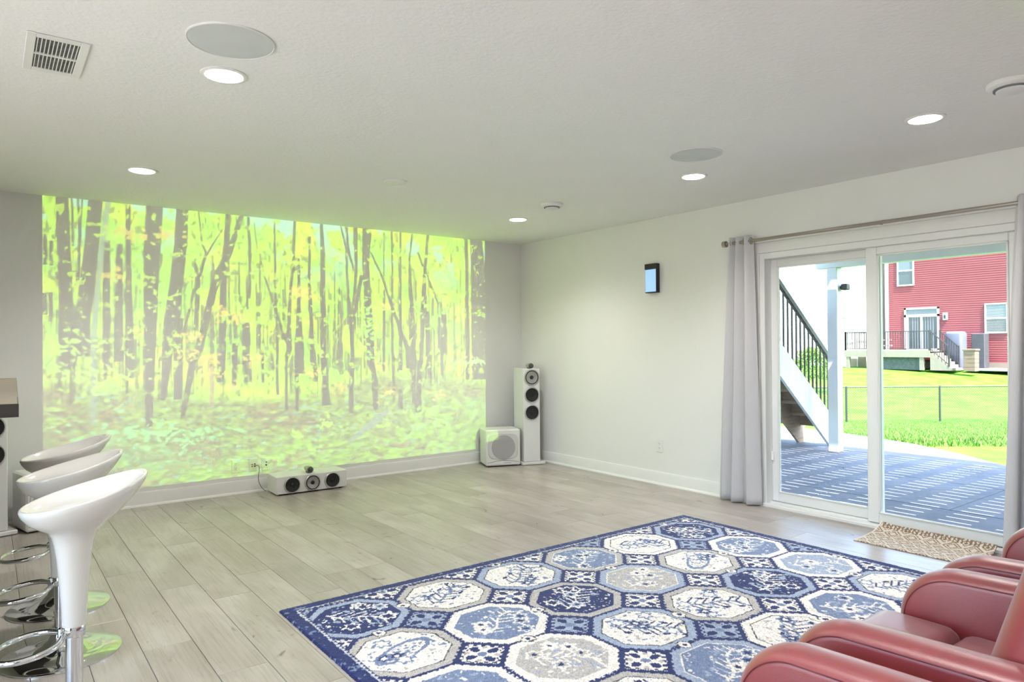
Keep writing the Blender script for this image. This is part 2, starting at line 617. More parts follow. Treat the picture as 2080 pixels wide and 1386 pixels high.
# ------------------------------------------------------------------ ceiling fittings
LENS = M('lit_diffuser', (255, 255, 255), .5, emit=(1., 1., .99), estr=LAMP)
def recessed_light():
    t = thing('recessed_light', '', 'light', group='round recessed ceiling lights')
    prof = [(.097, 0), (.097, -.003), (.09, -.007), (.078, -.006), (.076, -.002), (.076, 0)]
    MB().lathe(prof, 48, cap=False).build('trim_ring', WPLASTIC, t)
    d = [(.0761, -.001), (.074, -.006)] + [(.074*math.cos(a), -.006-.008*math.sin(a)) for a in np.linspace(.3, 1.45, 6)]
    MB().lathe(d, 48).build('diffuser', LENS, t)
    ld = bpy.data.lights.new('downlight_beam', 'SPOT')
    ld.energy, ld.spot_size, ld.spot_blend, ld.shadow_soft_size = LAMP_W, R(140), 1., .07
    ld.color = (1., .965, .945)
    lo = link('downlight_beam', ld, t, (0, 0, -.025))
    return t
lr = recessed_light()
spots = [(.825, 3.155, 'lit recessed ceiling light just below the large grey ceiling speaker near the vent'),
         (.825, 5.17, 'lit recessed ceiling light above the left part of the projected forest'),
         (3.985, 5.16, 'lit recessed ceiling light nearest the corner, beside the small smoke alarm'),
         (3.985, 3.125, 'lit recessed ceiling light beside the smaller-looking ceiling speaker'),
         (3.97, 1.6, 'lit recessed ceiling light furthest right, above the patio door')]
hidden = [(.825, 1.15, 'added unseen recessed light straight above the photographer'), (3.985, -.9, 'added unseen recessed light in the rear corner on the patio side'), (.825, -.9, 'added unseen recessed light in the middle near the rear wall'),  # unseen lights continuing the grid, added to light the room
          (-1.9, 5.17, 'added unseen recessed light behind the bar by the projected wall'), (-1.9, 3.155, 'added unseen recessed light behind the bar end'), (-1.9, 1.15, 'added unseen recessed light before the added windows'), (-1.9, -.9, 'added unseen recessed light in the rear corner by the added windows')]
for i, q in enumerate(spots + hidden):
    o = lr if i == 0 else copy_tree(lr)
    o.location = (q[0], q[1], H)
    o['label'] = q[2]

def ceiling_speaker(x, y, label):
    t = thing('ceiling_speaker', label, 'speaker', (x, y, H), group='round grey ceiling speakers')
    MB().lathe([(.163, 0), (.163, -.004), (.158, -.006), (.156, -.004), (.156, 0)], 64, cap=False).build('rim', WPLASTIC, t)
    MB().lathe([(.1565, -.0005), (.155, -.004), (.08, -.0055), (.01, -.006)], 64).build('grille', GREYMESH, t)
ceiling_speaker(.756, 2.79, 'large round grey ceiling speaker beside the square air vent')
ceiling_speaker(3.54, 2.755, 'round grey ceiling speaker on the right, towards the patio door')

vt = thing('air_vent', 'white metal ceiling air vent with two rows of narrow slots', 'vent', (.222, 3.345, H))
hw, hl, iw, il = .103, .21, .072, .172
v = MB()
for (a, b_, c, d) in ((-hw, -iw, -hl, hl), (iw, hw, -hl, hl), (-iw, iw, -hl, -il), (-iw, iw, il, hl)):
    v.box(a, b_, c, d, -.006, 0, .002)
v.box(-iw, iw, -.008, .008, -.006, -.0012)
v.build('frame', WPLASTIC, vt)
MB().box(-iw, iw, -il, il, -.0012, -.0004).build('duct_opening', M('grey_duct', (110, 110, 112), .6, metal=.4, var=.5, scale=25), vt, smooth=0)
blade = MB().box(-.0016, .0016, -.081, .081, -.005, -.0005).mesh('slat', WPLASTIC, 0)
for k in range(11):
    for s_ in (-1, 1):
        link('slat', blade, vt, (-iw+.0065+k*(2*iw-.013)/10, s_*.089, 0))

def smoke_alarm(x, y, label, r=.092):
    t = thing('smoke_alarm', label, 'smoke alarm', (x, y, H), group='white smoke alarms')
    MB().lathe([(r, 0), (r*1.02, -.006), (r*.98, -.02), (r*.86, -.027), (r*.6, -.028)], 40).build('base', WPLASTIC, t)
    MB().lathe([(r*.72, -.0279), (r*.72, -.034)], 40).build('sensor_slot', M('grey_slot', (120, 124, 128), .6), t)
    MB().lathe([(r*.62, -.030), (r*.62, -.04), (r*.5, -.045), (r*.1, -.046)], 40).build('cap', WPLASTIC, t)
    MB().lathe([(.007, -.046), (.006, -.049)], 12).build('button', WPLASTIC, t)
smoke_alarm(3.79, 4.44, 'small white smoke alarm near the corner of the room')
smoke_alarm(3.745, 1.14, 'white smoke alarm cut by the right edge of the picture', .1)
bp_ = MB().lathe([(.083, 0), (.083, -.005), (.074, -.011), (.03, -.012)], 40).build('ceiling_cover_plate', WPLASTIC, loc=(2.347, 4.48, H))
tag(bp_, 'plain round white cover plate in the middle of the ceiling', 'cover plate')

# ------------------------------------------------------------------ wall fittings
sc = thing('wall_sconce', 'black box wall sconce with a pale blue lit panel', 'sconce', (X0, 4.41, 1.935))
BLK = M('matte_black_metal', (34, 34, 37), .5, var=.15, scale=40)
MB().box(-.014, 0, -.072, .072, -.137, .137, .003).build('back_plate', BLK, sc)
MB().box(-.05, -.014, -.072, .072, .085, .137, .002).build('cap', BLK, sc)
MB().box(-.05, -.014, -.072, -.066, -.137, .085, .001).build('side_fin', BLK, sc)
MB().box(-.047, -.014, -.066, .068, -.137, -.128, .001).build('bottom_lip', BLK, sc)
MB().box(-.046, -.02, -.065, .067, -.127, .084, .004).build('lit_panel', M('lit_blue_glass', (150, 185, 235), .2, emit=(.36, .6, 1.), estr=.30), sc)

def outlet(x, y, z, face, label, kind='duplex'):
    """face 'y' = on the left wall, 'x' = on the right wall"""
    t = thing('wall_outlet', label, 'outlet', (x, y, z), 0 if face == 'y' else R(90) , group='white wall plates')
    if face == 'x':
        t.rotation_euler = (0, 0, R(-90))
    MB().box(-.036, .036, -.006, 0, -.058, .058, .0025).build('plate', WPLASTIC, t)
    if kind == 'duplex':
        for s_ in (-1, 1):
            r_ = MB().lathe([(.0165, -.0055), (.0165, -.008)], 20, (0, 0, s_*.02), 'y').build('receptacle', WPLASTIC, t)
            h_ = MB().box(-.0075, -.0055, -.0086, -.0078, s_*.02-.001, s_*.02+.008).box(.0055, .0075, -.0086, -.0078, s_*.02-.001, s_*.02+.007)
            h_.lathe([(.0024, -.0086), (.0024, -.0078)], 8, (0, 0, s_*.02-.007), 'y').build('slots', DARK, r_, smooth=0)
    elif kind == 'posts':
        for dx in (-.012, .012):
            for dz in (-.012, .008):
                MB().lathe([(.005, -.006), (.005, -.02), (.0035, -.024)], 12, (dx, 0, dz), 'y').build('binding_post', M('gold_post', (150, 120, 60), .3, metal=1.) if dx < 0 else RUBBER, t)
    else:
        MB().box(-.0165, .0165, -.008, -.0055, -.033, .033, .001).build('insert', WPLASTIC, t)
        MB().lathe([(.006, -.007), (.006, -.022), (.004, -.03)], 12, (0, 0, -.008), 'y').build('jack', RUBBER, t)
        MB().lathe([(.005, -.007), (.005, -.012)], 12, (.002, 0, .016), 'y').build('jack', DARK, t)
    return t
outlet(X0, 4.355, .36, 'x', 'white power outlet on the right wall below the sconce')
outlet(1.77, Y0, .25, 'y', 'leftmost power outlet of the three plates low on the projected forest')
outlet(1.922, Y0, .245, 'y', 'middle wall plate with speaker cable plugged in, on the projected forest', 'posts')
outlet(2.035, Y0, .243, 'y', 'wall plate with one black plug, nearest the low white speaker', 'jack')
for k, x_ in enumerate((4.68, 4.775, 4.87)):
    outlet(x_, Y0, .352, 'y', 'white wall plate half hidden behind the corner subwoofer, ' + ('furthest from the tower speaker', 'middle of three', 'nearest the tower speaker')[k], 'blank' if k < 2 else 'duplex')
pts = [(1.925, 6.425, .24), (1.945, 6.38, .245), (1.953, 6.37, .22), (1.948, 6.385, .12), (1.965, 6.37, .06), (1.985, 6.36, .03), (2.0, 6.36, .016), (2.014, 6.36, .012)]
def smooth_path(p, n=6):
    p = [Vector(q) for q in p]
    o = []
    for i in range(len(p)-1):
        a, b_, c, d = p[max(i-1, 0)], p[i], p[i+1], p[min(i+2, len(p)-1)]
        for k in range(n):
            t = k/n
            o.append(.5*((2*b_)+(c-a)*t+(2*a-5*b_+4*c-d)*t*t+(3*b_-a-3*c+d)*t**3))
    return o+[p[-1]]
cb = MB().tube(smooth_path(pts), .0028, 8).build('speaker_cable', M('grey_cable', (120, 112, 108), .5))
tag(cb, 'thin grey cable hanging from the wall plate to the low speaker', 'cable')

# ------------------------------------------------------------------ projector and its picture
# picture rectangle on the left wall, metres: x .26-4.552, z .085-2.51
TRUNKS=[(0.468,2.517,0.092,0.481,2.041,0.092,0.493,1.707,0.096,0.5,1.384,0.122,0.514,1.255,0.115,0.5,1.139,0.086),(0.695,2.502,0.105,0.668,2.14,0.104,0.634,1.797,0.111,0.601,1.542,0.11,0.593,1.384,0.132,0.6,1.254,0.11),(0.772,2.175,0.053,0.766,1.384,0.056,0.769,1.165,0.06),(0.863,2.156,0.046,0.858,1.807,0.058,0.853,1.384,0.069,0.852,1.207,0.069),(0.926,2.486,0.039,0.928,1.942,0.043,0.934,1.384,0.066,0.933,1.074,0.07),(0.356,2.197,0.027,0.356,1.966,0.031),(0.398,2.151,0.028,0.397,1.969,0.028),(0.348,1.743,0.045,0.348,1.579,0.048),(0.393,1.745,0.031,0.393,1.555,0.031),(0.535,2.5,0.016,0.541,2.13,0.02),(0.575,2.505,0.016,0.585,2.218,0.02,0.576,1.837,0.022),(0.604,2.508,0.014,0.588,2.176,0.014),(1.124,2.527,0.131,1.106,2.176,0.131,1.093,1.818,0.114,1.086,1.384,0.095,1.078,0.98,0.066,1.073,0.66,0.053),(1.339,2.514,0.101,1.325,2.201,0.106,1.284,1.833,0.11,1.254,1.559,0.126,1.229,1.378,0.108,1.211,1.203,0.075,1.194,1.005,0.062,1.184,0.871,0.049),(1.317,1.561,0.051,1.303,1.384,0.076,1.301,1.111,0.074,1.297,0.874,0.067),(1.717,2.509,0.048,1.699,2.232,0.055,1.672,1.851,0.058,1.659,1.296,0.068,1.659,1.336,0.068,1.642,1.016,0.068),(1.834,2.512,0.047,1.754,2.255,0.055,1.69,2.079,0.073,1.635,1.99,0.072,1.572,1.752,0.068,1.518,1.517,0.07,1.465,1.298,0.074,1.43,1.273,0.069,1.395,1.062,0.056,1.353,0.834,0.049,1.334,0.717,0.042),(1.438,2.081,0.019,1.459,1.887,0.048,1.451,1.655,0.043,1.44,1.47,0.036),(1.47,2.501,0.016,1.496,2.215,0.017,1.529,2.143,0.026,1.472,1.934,0.031),(1.428,1.821,0.026,1.393,1.654,0.026,1.346,1.433,0.031),(1.664,2.361,0.013,1.583,2.222,0.018,1.534,2.125,0.023),(1.89,2.489,0.025,1.904,2.152,0.027,1.896,1.764,0.028),(1.942,2.446,0.011,1.967,2.215,0.013),(1.993,2.138,0.017,2.035,1.965,0.021,2.083,1.82,0.024,2.141,1.624,0.03,2.2,1.446,0.034,2.249,1.337,0.04),(2.126,2.475,0.018,2.13,2.168,0.022,2.137,1.773,0.022,2.149,1.292,0.028,2.144,1.136,0.026,2.149,0.879,0.028),(2.318,2.494,0.029,2.299,2.08,0.031,2.268,1.777,0.03,2.256,1.477,0.045,2.259,1.291,0.057,2.228,1.184,0.03,2.231,0.725,0.028),(2.355,2.083,0.029,2.353,1.78,0.035,2.338,1.29,0.057,2.332,1.182,0.033,2.332,0.724,0.029),(1.807,2.077,0.013,1.807,1.809,0.019,1.827,1.694,0.009),(1.77,1.345,0.055,1.759,0.964,0.041),(1.847,1.287,0.039,1.867,0.998,0.036),(1.903,1.19,0.032,1.902,0.992,0.028),(2.013,1.266,0.031,2.013,0.993,0.027),(1.867,1.531,0.066,1.866,1.326,0.08),(2.58,2.502,0.032,2.589,2.265,0.048,2.588,1.749,0.056,2.594,1.145,0.063,2.609,1.073,0.063,2.616,0.805,0.076,2.62,0.748,0.103),(2.463,2.367,0.027,2.455,1.948,0.031,2.474,1.541,0.042,2.487,1.147,0.048,2.496,1.281,0.044,2.515,0.984,0.042),(2.355,2.145,0.027,2.356,1.741,0.031,2.359,1.439,0.057,2.363,1.15,0.078,2.378,1.06,0.062),(2.328,1.383,0.036,2.33,0.719,0.033),(2.776,2.5,0.02,2.836,2.284,0.031,2.84,2.01,0.028,2.871,1.652,0.034,2.887,1.441,0.05,2.891,1.138,0.043,2.887,1.171,0.043,2.878,0.907,0.05,2.873,0.654,0.052),(2.837,2.501,0.031,2.858,2.254,0.032,2.916,2.067,0.027),(2.93,2.499,0.053,2.939,2.079,0.034,2.908,1.759,0.03,2.887,1.462,0.045),(2.996,2.019,0.046,2.922,1.653,0.034),(3.057,2.501,0.106,3.04,2.139,0.075,3.061,1.764,0.082,3.082,1.442,0.087,3.092,1.134,0.083,3.121,1.059,0.061,3.132,0.896,0.069,3.144,0.669,0.055),(3.1,2.262,0.024,3.228,2.01,0.034,3.323,1.74,0.037,3.42,1.499,0.045,3.518,1.276,0.063,3.523,1.124,0.073,3.523,1.081,0.058),(3.333,2.494,0.029,3.339,2.104,0.022,3.329,1.773,0.027,3.337,1.128,0.037,3.343,1.052,0.037,3.353,0.766,0.034),(3.433,2.487,0.025,3.427,1.665,0.031,3.429,1.126,0.05,3.423,1.061,0.05),(3.572,2.494,0.025,3.537,2.227,0.023,3.548,1.892,0.048,3.577,1.556,0.051,3.58,1.123,0.064,3.577,0.709,0.043),(3.761,2.496,0.037,3.729,2.184,0.039,3.71,1.899,0.057,3.692,1.558,0.052,3.667,1.121,0.054,3.654,1.156,0.059,3.639,0.818,0.064,3.63,0.594,0.083),(3.64,2.302,0.026,3.703,2.159,0.034),(3.742,2.082,0.024,3.832,1.881,0.033,3.878,1.779,0.019),(3.754,1.673,0.047,3.754,1.119,0.053,3.783,0.971,0.053),(3.246,2.481,0.017,3.241,2.043,0.017),(3.242,1.879,0.026,3.234,1.131,0.034,3.234,1.055,0.031),(4.248,2.504,0.048,4.259,2.153,0.046,4.256,1.804,0.052,4.26,1.382,0.065,4.259,0.947,0.058),(4.383,2.507,0.161,4.407,2.249,0.195,4.423,2.074,0.223,4.429,1.722,0.234,4.426,1.382,0.234,4.431,0.937,0.223),(3.955,1.65,0.07,3.953,1.382,0.092,3.952,1.212,0.09),(3.924,1.196,0.036,3.925,0.993,0.032),(3.896,1.624,0.03,3.888,1.23,0.031),(3.427,0.854,0.046,3.421,0.66,0.055)]
PALE=[(0.784,2.496,0.042,0.746,2.19,0.039,0.719,1.887,0.036,0.688,1.543,0.038,0.677,1.384,0.041,0.678,0.997,0.04,0.677,0.707,0.043),(2.858,0.37,0.045,3.053,0.503,0.07,3.171,0.58,0.084,3.279,0.649,0.036),(0.27,2.5,0.031,0.266,1.385,0.031)]
PINK=[(1.571,1.14,0.046,1.569,0.804,0.037)]
LOGS=[(1.657,0.798,0.018,1.821,0.791,0.019),(1.849,0.689,0.019,2.457,0.669,0.021),(2.029,0.609,0.019,2.44,0.573,0.019),(1.728,0.54,0.011,2.116,0.491,0.014),(1.737,0.412,0.009,1.904,0.406,0.011,2.096,0.486,0.012),(2.313,0.583,0.018,2.521,0.574,0.019,2.792,0.612,0.022),(1.585,0.784,0.018,1.657,0.817,0.036)]
ORANGE=[(0.87,2.26),(0.82,1.91),(1.0,2.24),(1.4,1.42),(1.66,1.62),(1.79,1.57),(2.38,1.84),(1.39,1.25),(1.5,1.24),(1.55,1.08),(1.95,1.21),(2.4,1.82),(3.24,1.73),(3.27,0.84),(2.47,1.06),(1.22,2.28),(1.53,1.2),(3.87,0.79),(2.74,0.89),(1.71,0.96)]
def forest(nx, nz):
    ax, bx, az, bz = .26, 4.552, .085, 2.512
    sh = (nz, nx)
    X = np.linspace(ax, bx, nx)[None]*np.ones((nz, 1))
    Zc = np.linspace(az, bz, nz)[:, None]*np.ones((1, nx))
    img = np.zeros(sh+(3,))
    def mix(mask, col):
        nonlocal img
        m = np.clip(mask, 0, 1)[..., None]
        img = img*(1-m)+np.array(col)*m
    def sst(x, a, b):
        t = np.clip((x-a)/(b-a), 0, 1)
        return t*t*(3-2*t)
    lime, yell, gren, mint, skyc = (.50, 1., .0), (.68, .98, .0), (.32, .92, .02), (.26, .92, .30), (.34, .86, .62)
    dim = (.10, .15, .02)
    n1, n2, n3 = fbm(sh, (9, 16), 3, 4), fbm(sh, (40, 70), 9, 3), fbm(sh, (110, 190), 12, 2)
    img[:] = lime
    mix(sst(n1, .48, .62), yell)
    mix(sst(fbm(sh, (12, 20), 31, 3), .55, .68)*.8, gren)
    # gaps between the leaves: dim, upright specks
    up = fbm(sh, (60, 200), 40, 2)
    mix(sst(up, .55, .68)*.75*sst(n2+.25*n1, .55, .68), dim)
    mix(sst(n3, .62, .75)*.55, dim)
    # sky between crowns near the top
    sk = sst(Zc, 1.75, 2.45)*sst(fbm(sh, (14, 26), 77, 3)+.12*(n3-.5), .56, .66)
    mix(sk*.8, skyc)
    # ground
    gl = .95 + .10*np.sin(X*2.1+.5) + .05*(n1-.5)
    gmask = sst(gl-Zc, -.05, .10)
    st = fbm(sh, (90, 60), 55, 3); st2 = fbm(sh, (150, 120), 66, 2); big = fbm(sh, (7, 10), 91, 3)
    g = np.zeros_like(img)
    g[:] = (.36, .62, .06)
    def gm(mask, col):
        nonlocal g
        m = np.clip(mask, 0, 1)[..., None]
        g = g*(1-m)+np.array(col)*m
    gm(sst(big+.35*(st-.5), .45, .62)*.75, (.42, .30, .10))
    gm(sst(st, .5, .66), (.46, .88, .05))
    gm(sst(st2, .58, .7)*.7, (.10, .12, .04))
    gm(sst(1.7-X, -.3, .9)*sst(.62-Zc, -.1, .3)*sst(st+.3*big, .55, .75)*.9, mint)
    gm(sst(.42+.10*np.sin(X*3.3)-Zc+.25*sst(X, 2.7, 3.6), -.02, .12)*sst(st+.4*n2, .58, .72)*.95, (.42, .96, .02))
    gm(sst(fbm(sh, (120, 90), 123, 2), .68, .76)*.8, (.34, .86, .55))
    m = gmask[..., None]
    g = g*(.66+.8*(fbm(sh, (130, 100), 410, 2)-.5))[..., None]
    img = img*(1-m)+np.clip(g, 0, 1)*m
    # distant thin trunks
    r = np.random.default_rng(5)
    gate = sst(fbm(sh, (16, 40), 140, 2), .40, .52)
    for k in range(330):
        x = r.uniform(ax, bx); z0 = r.uniform(.85, 1.15); z1 = z0+r.uniform(.25, 1.25); wd = r.uniform(.006, .022)
        lean = r.normal(0, .02)
        i0, i1 = [int((q-az)/(bz-az)*(nz-1)) for q in (z0, min(z1, bz))]
        j0, j1 = max(0, int((x-.12-ax)/(bx-ax)*(nx-1))), min(nx, int((x+.12-ax)/(bx-ax)*(nx-1))+1)
        if i1 <= i0 or j1 <= j0: continue
        xs_, zs_ = X[i0:i1, j0:j1], Zc[i0:i1, j0:j1]
        mk = sst(wd/2-np.abs(xs_-x-lean*(zs_-z0)), -.003, .004)*r.uniform(.45, .9)*gate[i0:i1, j0:j1]
        mk = mk[..., None]
        img[i0:i1, j0:j1] = img[i0:i1, j0:j1]*(1-mk)+np.array((.06, .05, .03))*mk
    def seg_mask(poly, wob=.004):
        p = np.array(poly).reshape(-1, 3)
        mk = np.zeros(sh)
        wv = (n2-.5)*wob*2
        for a, b in zip(p[:-1], p[1:]):
            lo_x, hi_x = min(a[0], b[0])-.16, max(a[0], b[0])+.16
            lo_z, hi_z = min(a[1], b[1])-.06, max(a[1], b[1])+.06
            j0, j1 = [int(np.clip((q-ax)/(bx-ax)*(nx-1), 0, nx)) for q in (lo_x, hi_x)]
            i0, i1 = [int(np.clip((q-az)/(bz-az)*(nz-1), 0, nz)) for q in (lo_z, hi_z)]
            if j1 <= j0 or i1 <= i0: continue
            xx, zz = X[i0:i1, j0:j1]+wv[i0:i1, j0:j1], Zc[i0:i1, j0:j1]
            d = b[:2]-a[:2]
            t = np.clip(((xx-a[0])*d[0]+(zz-a[1])*d[1])/max(d@d, 1e-9), 0, 1)
            if abs(d[1]) > abs(d[0])*1.2:      # upright: measure the width level, as it was read
                te = (zz-a[1])/d[1]
                ok = (te >= -.02) & (te <= 1.02)
                dist = np.abs(xx-(a[0]+d[0]*te)); t = np.clip(te, 0, 1)
                dist = np.where(ok, dist, 9)
            else:
                dist = np.hypot(xx-(a[0]+d[0]*t), zz-(a[1]+d[1]*t))
            wd = (a[2]*(1-t)+b[2]*t)/2
            mk[i0:i1, j0:j1] = np.maximum(mk[i0:i1, j0:j1], sst(wd-dist, -.004, .006))
        return mk
    bark = fbm(sh, (30, 260), 201, 2)
    for tkk, poly in enumerate(TRUNKS):
        mk = seg_mask(poly)
        c = np.array((.05, .04, .03))
        m = (mk*.97)[..., None]
        img = img*(1-m)+(c*(.55+.9*bark[..., None]))*m
    for poly in PALE: mix(seg_mask(poly)*.85, (.24, .38, .26))
    for poly in PINK: mix(seg_mask(poly)*.8, (.42, .26, .14))
    for poly in LOGS:
        mix(seg_mask(poly)*.75, (.12, .13, .09))
    # leaves hanging in front of the trunks
    lf_ = sst(fbm(sh, (60, 110), 300, 3)+.3*(n3-.5), .66, .74)*sst(Zc, .8, 1.0)
    mix(lf_*.7, (.56, 1., .0))
    r = np.random.default_rng(11)
    for (cx, cz_) in ORANGE:
        for k in range(26):
            x, z = cx+r.normal(0, .055), cz_+r.normal(0, .03)
            rad = r.uniform(.008, .02)
            j0, j1 = max(0, int((x-.04-ax)/(bx-ax)*(nx-1))), min(nx, int((x+.04-ax)/(bx-ax)*(nx-1)))
            i0, i1 = max(0, int((z-.04-az)/(bz-az)*(nz-1))), min(nz, int((z+.04-az)/(bz-az)*(nz-1)))
            if j1 <= j0 or i1 <= i0: continue
            mk = (sst(rad-np.hypot(X[i0:i1, j0:j1]-x, (Zc[i0:i1, j0:j1]-z)*1.3), -.002, .004)*.75)[..., None]
            img[i0:i1, j0:j1] = img[i0:i1, j0:j1]*(1-mk)+np.array((.78, .66, .06))*mk
    # leafy sprays close to the viewer
    for (cx, cz_, sx, sz, n_, colr) in ((.62, 1.10, .13, .10, 60, (.52, .98, .10)), (.55, 1.30, .12, .06, 30, (.52, .98, .08)), (4.42, 1.66, .07, .03, 24, (.45, 1., .0)), (4.3, 1.13, .22, .025, 70, (.45, .95, .2)),
                                       (3.72, .62, .07, .035, 40, (.42, 1., .02)), (3.25, .5, .05, .02, 16, (.45, 1., .0)), (2.62, .56, .06, .03, 22, (.5, 1., .05)), (2.34, .48, .05, .025, 16, (.5, 1., .05)), (3.06, 1.5, .04, .16, 60, (.36, .98, .06)), (.9, .62, .2, .05, 60, mint), (1.35, .55, .22, .07, 80, mint)):
        for k in range(n_):
            x, z, a_, rad = cx+r.normal(0, sx), cz_+r.normal(0, sz), r.uniform(-.9, .9), r.uniform(.012, .03)
            j0, j1 = max(0, int((x-.05-ax)/(bx-ax)*(nx-1))), min(nx, int((x+.05-ax)/(bx-ax)*(nx-1)))
            i0, i1 = max(0, int((z-.05-az)/(bz-az)*(nz-1))), min(nz, int((z+.05-az)/(bz-az)*(nz-1)))
            if j1 <= j0 or i1 <= i0: continue
            u = (X[i0:i1, j0:j1]-x)*math.cos(a_)+(Zc[i0:i1, j0:j1]-z)*math.sin(a_)
            v = -(X[i0:i1, j0:j1]-x)*math.sin(a_)+(Zc[i0:i1, j0:j1]-z)*math.cos(a_)
            mk = (sst(rad-np.hypot(u, v*2.2), -.002, .004)*.8)[..., None]
            img[i0:i1, j0:j1] = img[i0:i1, j0:j1]*(1-mk)+np.array(colr)*mk
    img *= (.86+.28*n3)[..., None]
    return np.clip(img, 0, 1)

PJ = Vector((2.9, .55, 2.32))
pj = thing('projector', 'white ceiling projector behind the photographer throwing the forest picture', 'projector', PJ)
k_ = .16/(Y0-PJ.y)
sx0, sx1, sz0, sz1 = (.26-PJ.x)*k_, (4.552-PJ.x)*k_, (.085-PJ.z)*k_, (2.512-PJ.z)*k_
nx_, nz_ = 720, 410
pic = forest(nx_, nz_)
gx, gz = np.meshgrid(np.linspace(sx0, sx1, nx_), np.linspace(sz0, sz1, nz_))
vs = np.stack([gx.ravel(), np.full(gx.size, .16), gz.ravel()], -1)
fm = bpy.data.materials.new('colour_film')
fm.use_nodes = True
t_ = fm.node_tree
t_.nodes.remove(t_.nodes['Principled BSDF'])
tb = t_.nodes.new('ShaderNodeBsdfTransparent')
ta = t_.nodes.new('ShaderNodeAttribute'); ta.attribute_name = 'Col'
t_.links.new(ta.outputs['Color'], tb.inputs[0])
t_.links.new(tb.outputs[0], t_.nodes['Material Output'].inputs['Surface'])
color_mesh('picture_film', vs, grid_quads(nx_, nz_), pic.reshape(-1, 3), fm, pj)
hs = MB()
bx0, bx1, bz0, bz1 = -.15, .14, -.12, .07
hs.box(bx0, bx1, -.16, -.15, bz0, bz1).box(bx0, bx0+.01, -.15, .155, bz0, bz1).box(bx1-.01, bx1, -.15, .155, bz0, bz1)
hs.box(bx0, bx1, -.15, .155, bz0, bz0+.01).box(bx0, bx1, -.15, .155, bz1-.01, bz1)
hs.box(bx0, sx0, .155, .165, bz0, bz1).box(sx1, bx1, .155, .165, bz0, bz1).box(sx0, sx1, .155, .165, bz0, sz0).box(sx0, sx1, .155, .165, sz1, bz1)
hs.build('housing', M('projector_shell', (60, 60, 62), .6), pj, smooth=0)
MB().lathe([(.02, bz1), (.02, H-PJ.z)], 16, (0, -.1, 0)).build('ceiling_mount', WPLASTIC, pj)
pl_d = bpy.data.lights.new('projector_lamp', 'SPOT')
pl_d.energy = PROJECTOR_W
pl_d.spot_size = R(75)
pl_d.spot_blend = 0
pl_d.shadow_soft_size = 0
pl_o = bpy.data.objects.new('projector_lamp', pl_d)
COL.objects.link(pl_o)
pl_o.parent = pj
pl_o.rotation_euler = Vector((-(sx0+sx1)/2, -.16, -(sz0+sz1)/2)).to_track_quat('Z', 'Y').to_euler()

# ------------------------------------------------------------------ loudspeakers
def driver(parent, x, z, r, cone, y=0.):
    """round driver on a cabinet front (front looks to -y)"""
    d = MB().lathe([(r*1.24, 0), (r*1.24, -.007), (r*1.17, -.012), (r*1.08, -.012), (r*1.04, -.007)], 36, (x, y, z), 'y', cap=False).build('driver_ring', RINGMET, parent)
    MB().lathe([(r*1.05, -.006), (r*1.02, -.0125), (r*.97, -.0145), (r*.92, -.011)], 36, (x, y, z), 'y', cap=False).build('surround', RUBBER, d)
    MB().lathe([(r*.93, -.0115), (r*.6, -.006), (r*.3, -.002), (.001, -.0015)], 36, (x, y, z), 'y', cap=False).build('cone', cone, d)
    MB().lathe([(r*.30, -.0015), (r*.28, -.007), (r*.16, -.0105), (.001, -.0115)], 24, (x, y, z), 'y', cap=False).build('dust_cap', BLACKCONE, d)
    return d
def pod(parent, x, y, z):
    """bullet shaped tweeter on top, tapering to the back"""
    pr = [(.003, .155), (.009, .15), (.018, .12), (.025, .08), (.0285, .04), (.029, .008), (.028, 0)]
    p = MB().lathe(pr, 24, (x, y, z+.032), 'y').build('tweeter', M('pale_bronze_tweeter', (176, 170, 152), .3, metal=.6), parent)
    MB().lathe([(.028, 0), (.027, -.008), (.02, -.016), (.008, -.0205), (.001, -.021)], 24, (x, y, z+.032), 'y').build('tweeter_grille', M('dark_grey_mesh', (72, 74, 76), .5, var=.2, scale=400), p)
    MB().box(x-.008, x+.008, y+.03, y+.1, z, z+.01, .002).build('tweeter_foot', RUBBER, p)
def tower(x, y, rot, label):
    t = thing('tower_speaker', label, 'speaker', (x, y, 0), rot, group='white tower speakers')
    MB().box(-.12, .15, -.02, .32, .004, .034, .005).build('plinth', SATIN_W, t)
    MB().box(-.097, .097, 0, .31, .036, 1.055, .006).build('cabinet', SATIN_W, t)
    MB().box(-.08, .08, .02, .29, .0, .005).build('feet', RUBBER, t)
    driver(t, 0, .96, .072, SILVERCONE); driver(t, 0, .768, .07, BLACKCONE); driver(t, 0, .575, .07, BLACKCONE)
    pod(t, 0, .015, 1.055)
    return t
tower(4.765, 5.945, R(-17), 'tall white tower speaker in the corner beside the subwoofer')
tower(.02, 6.02, R(14), 'white tower speaker cut by the left edge below the bar top')
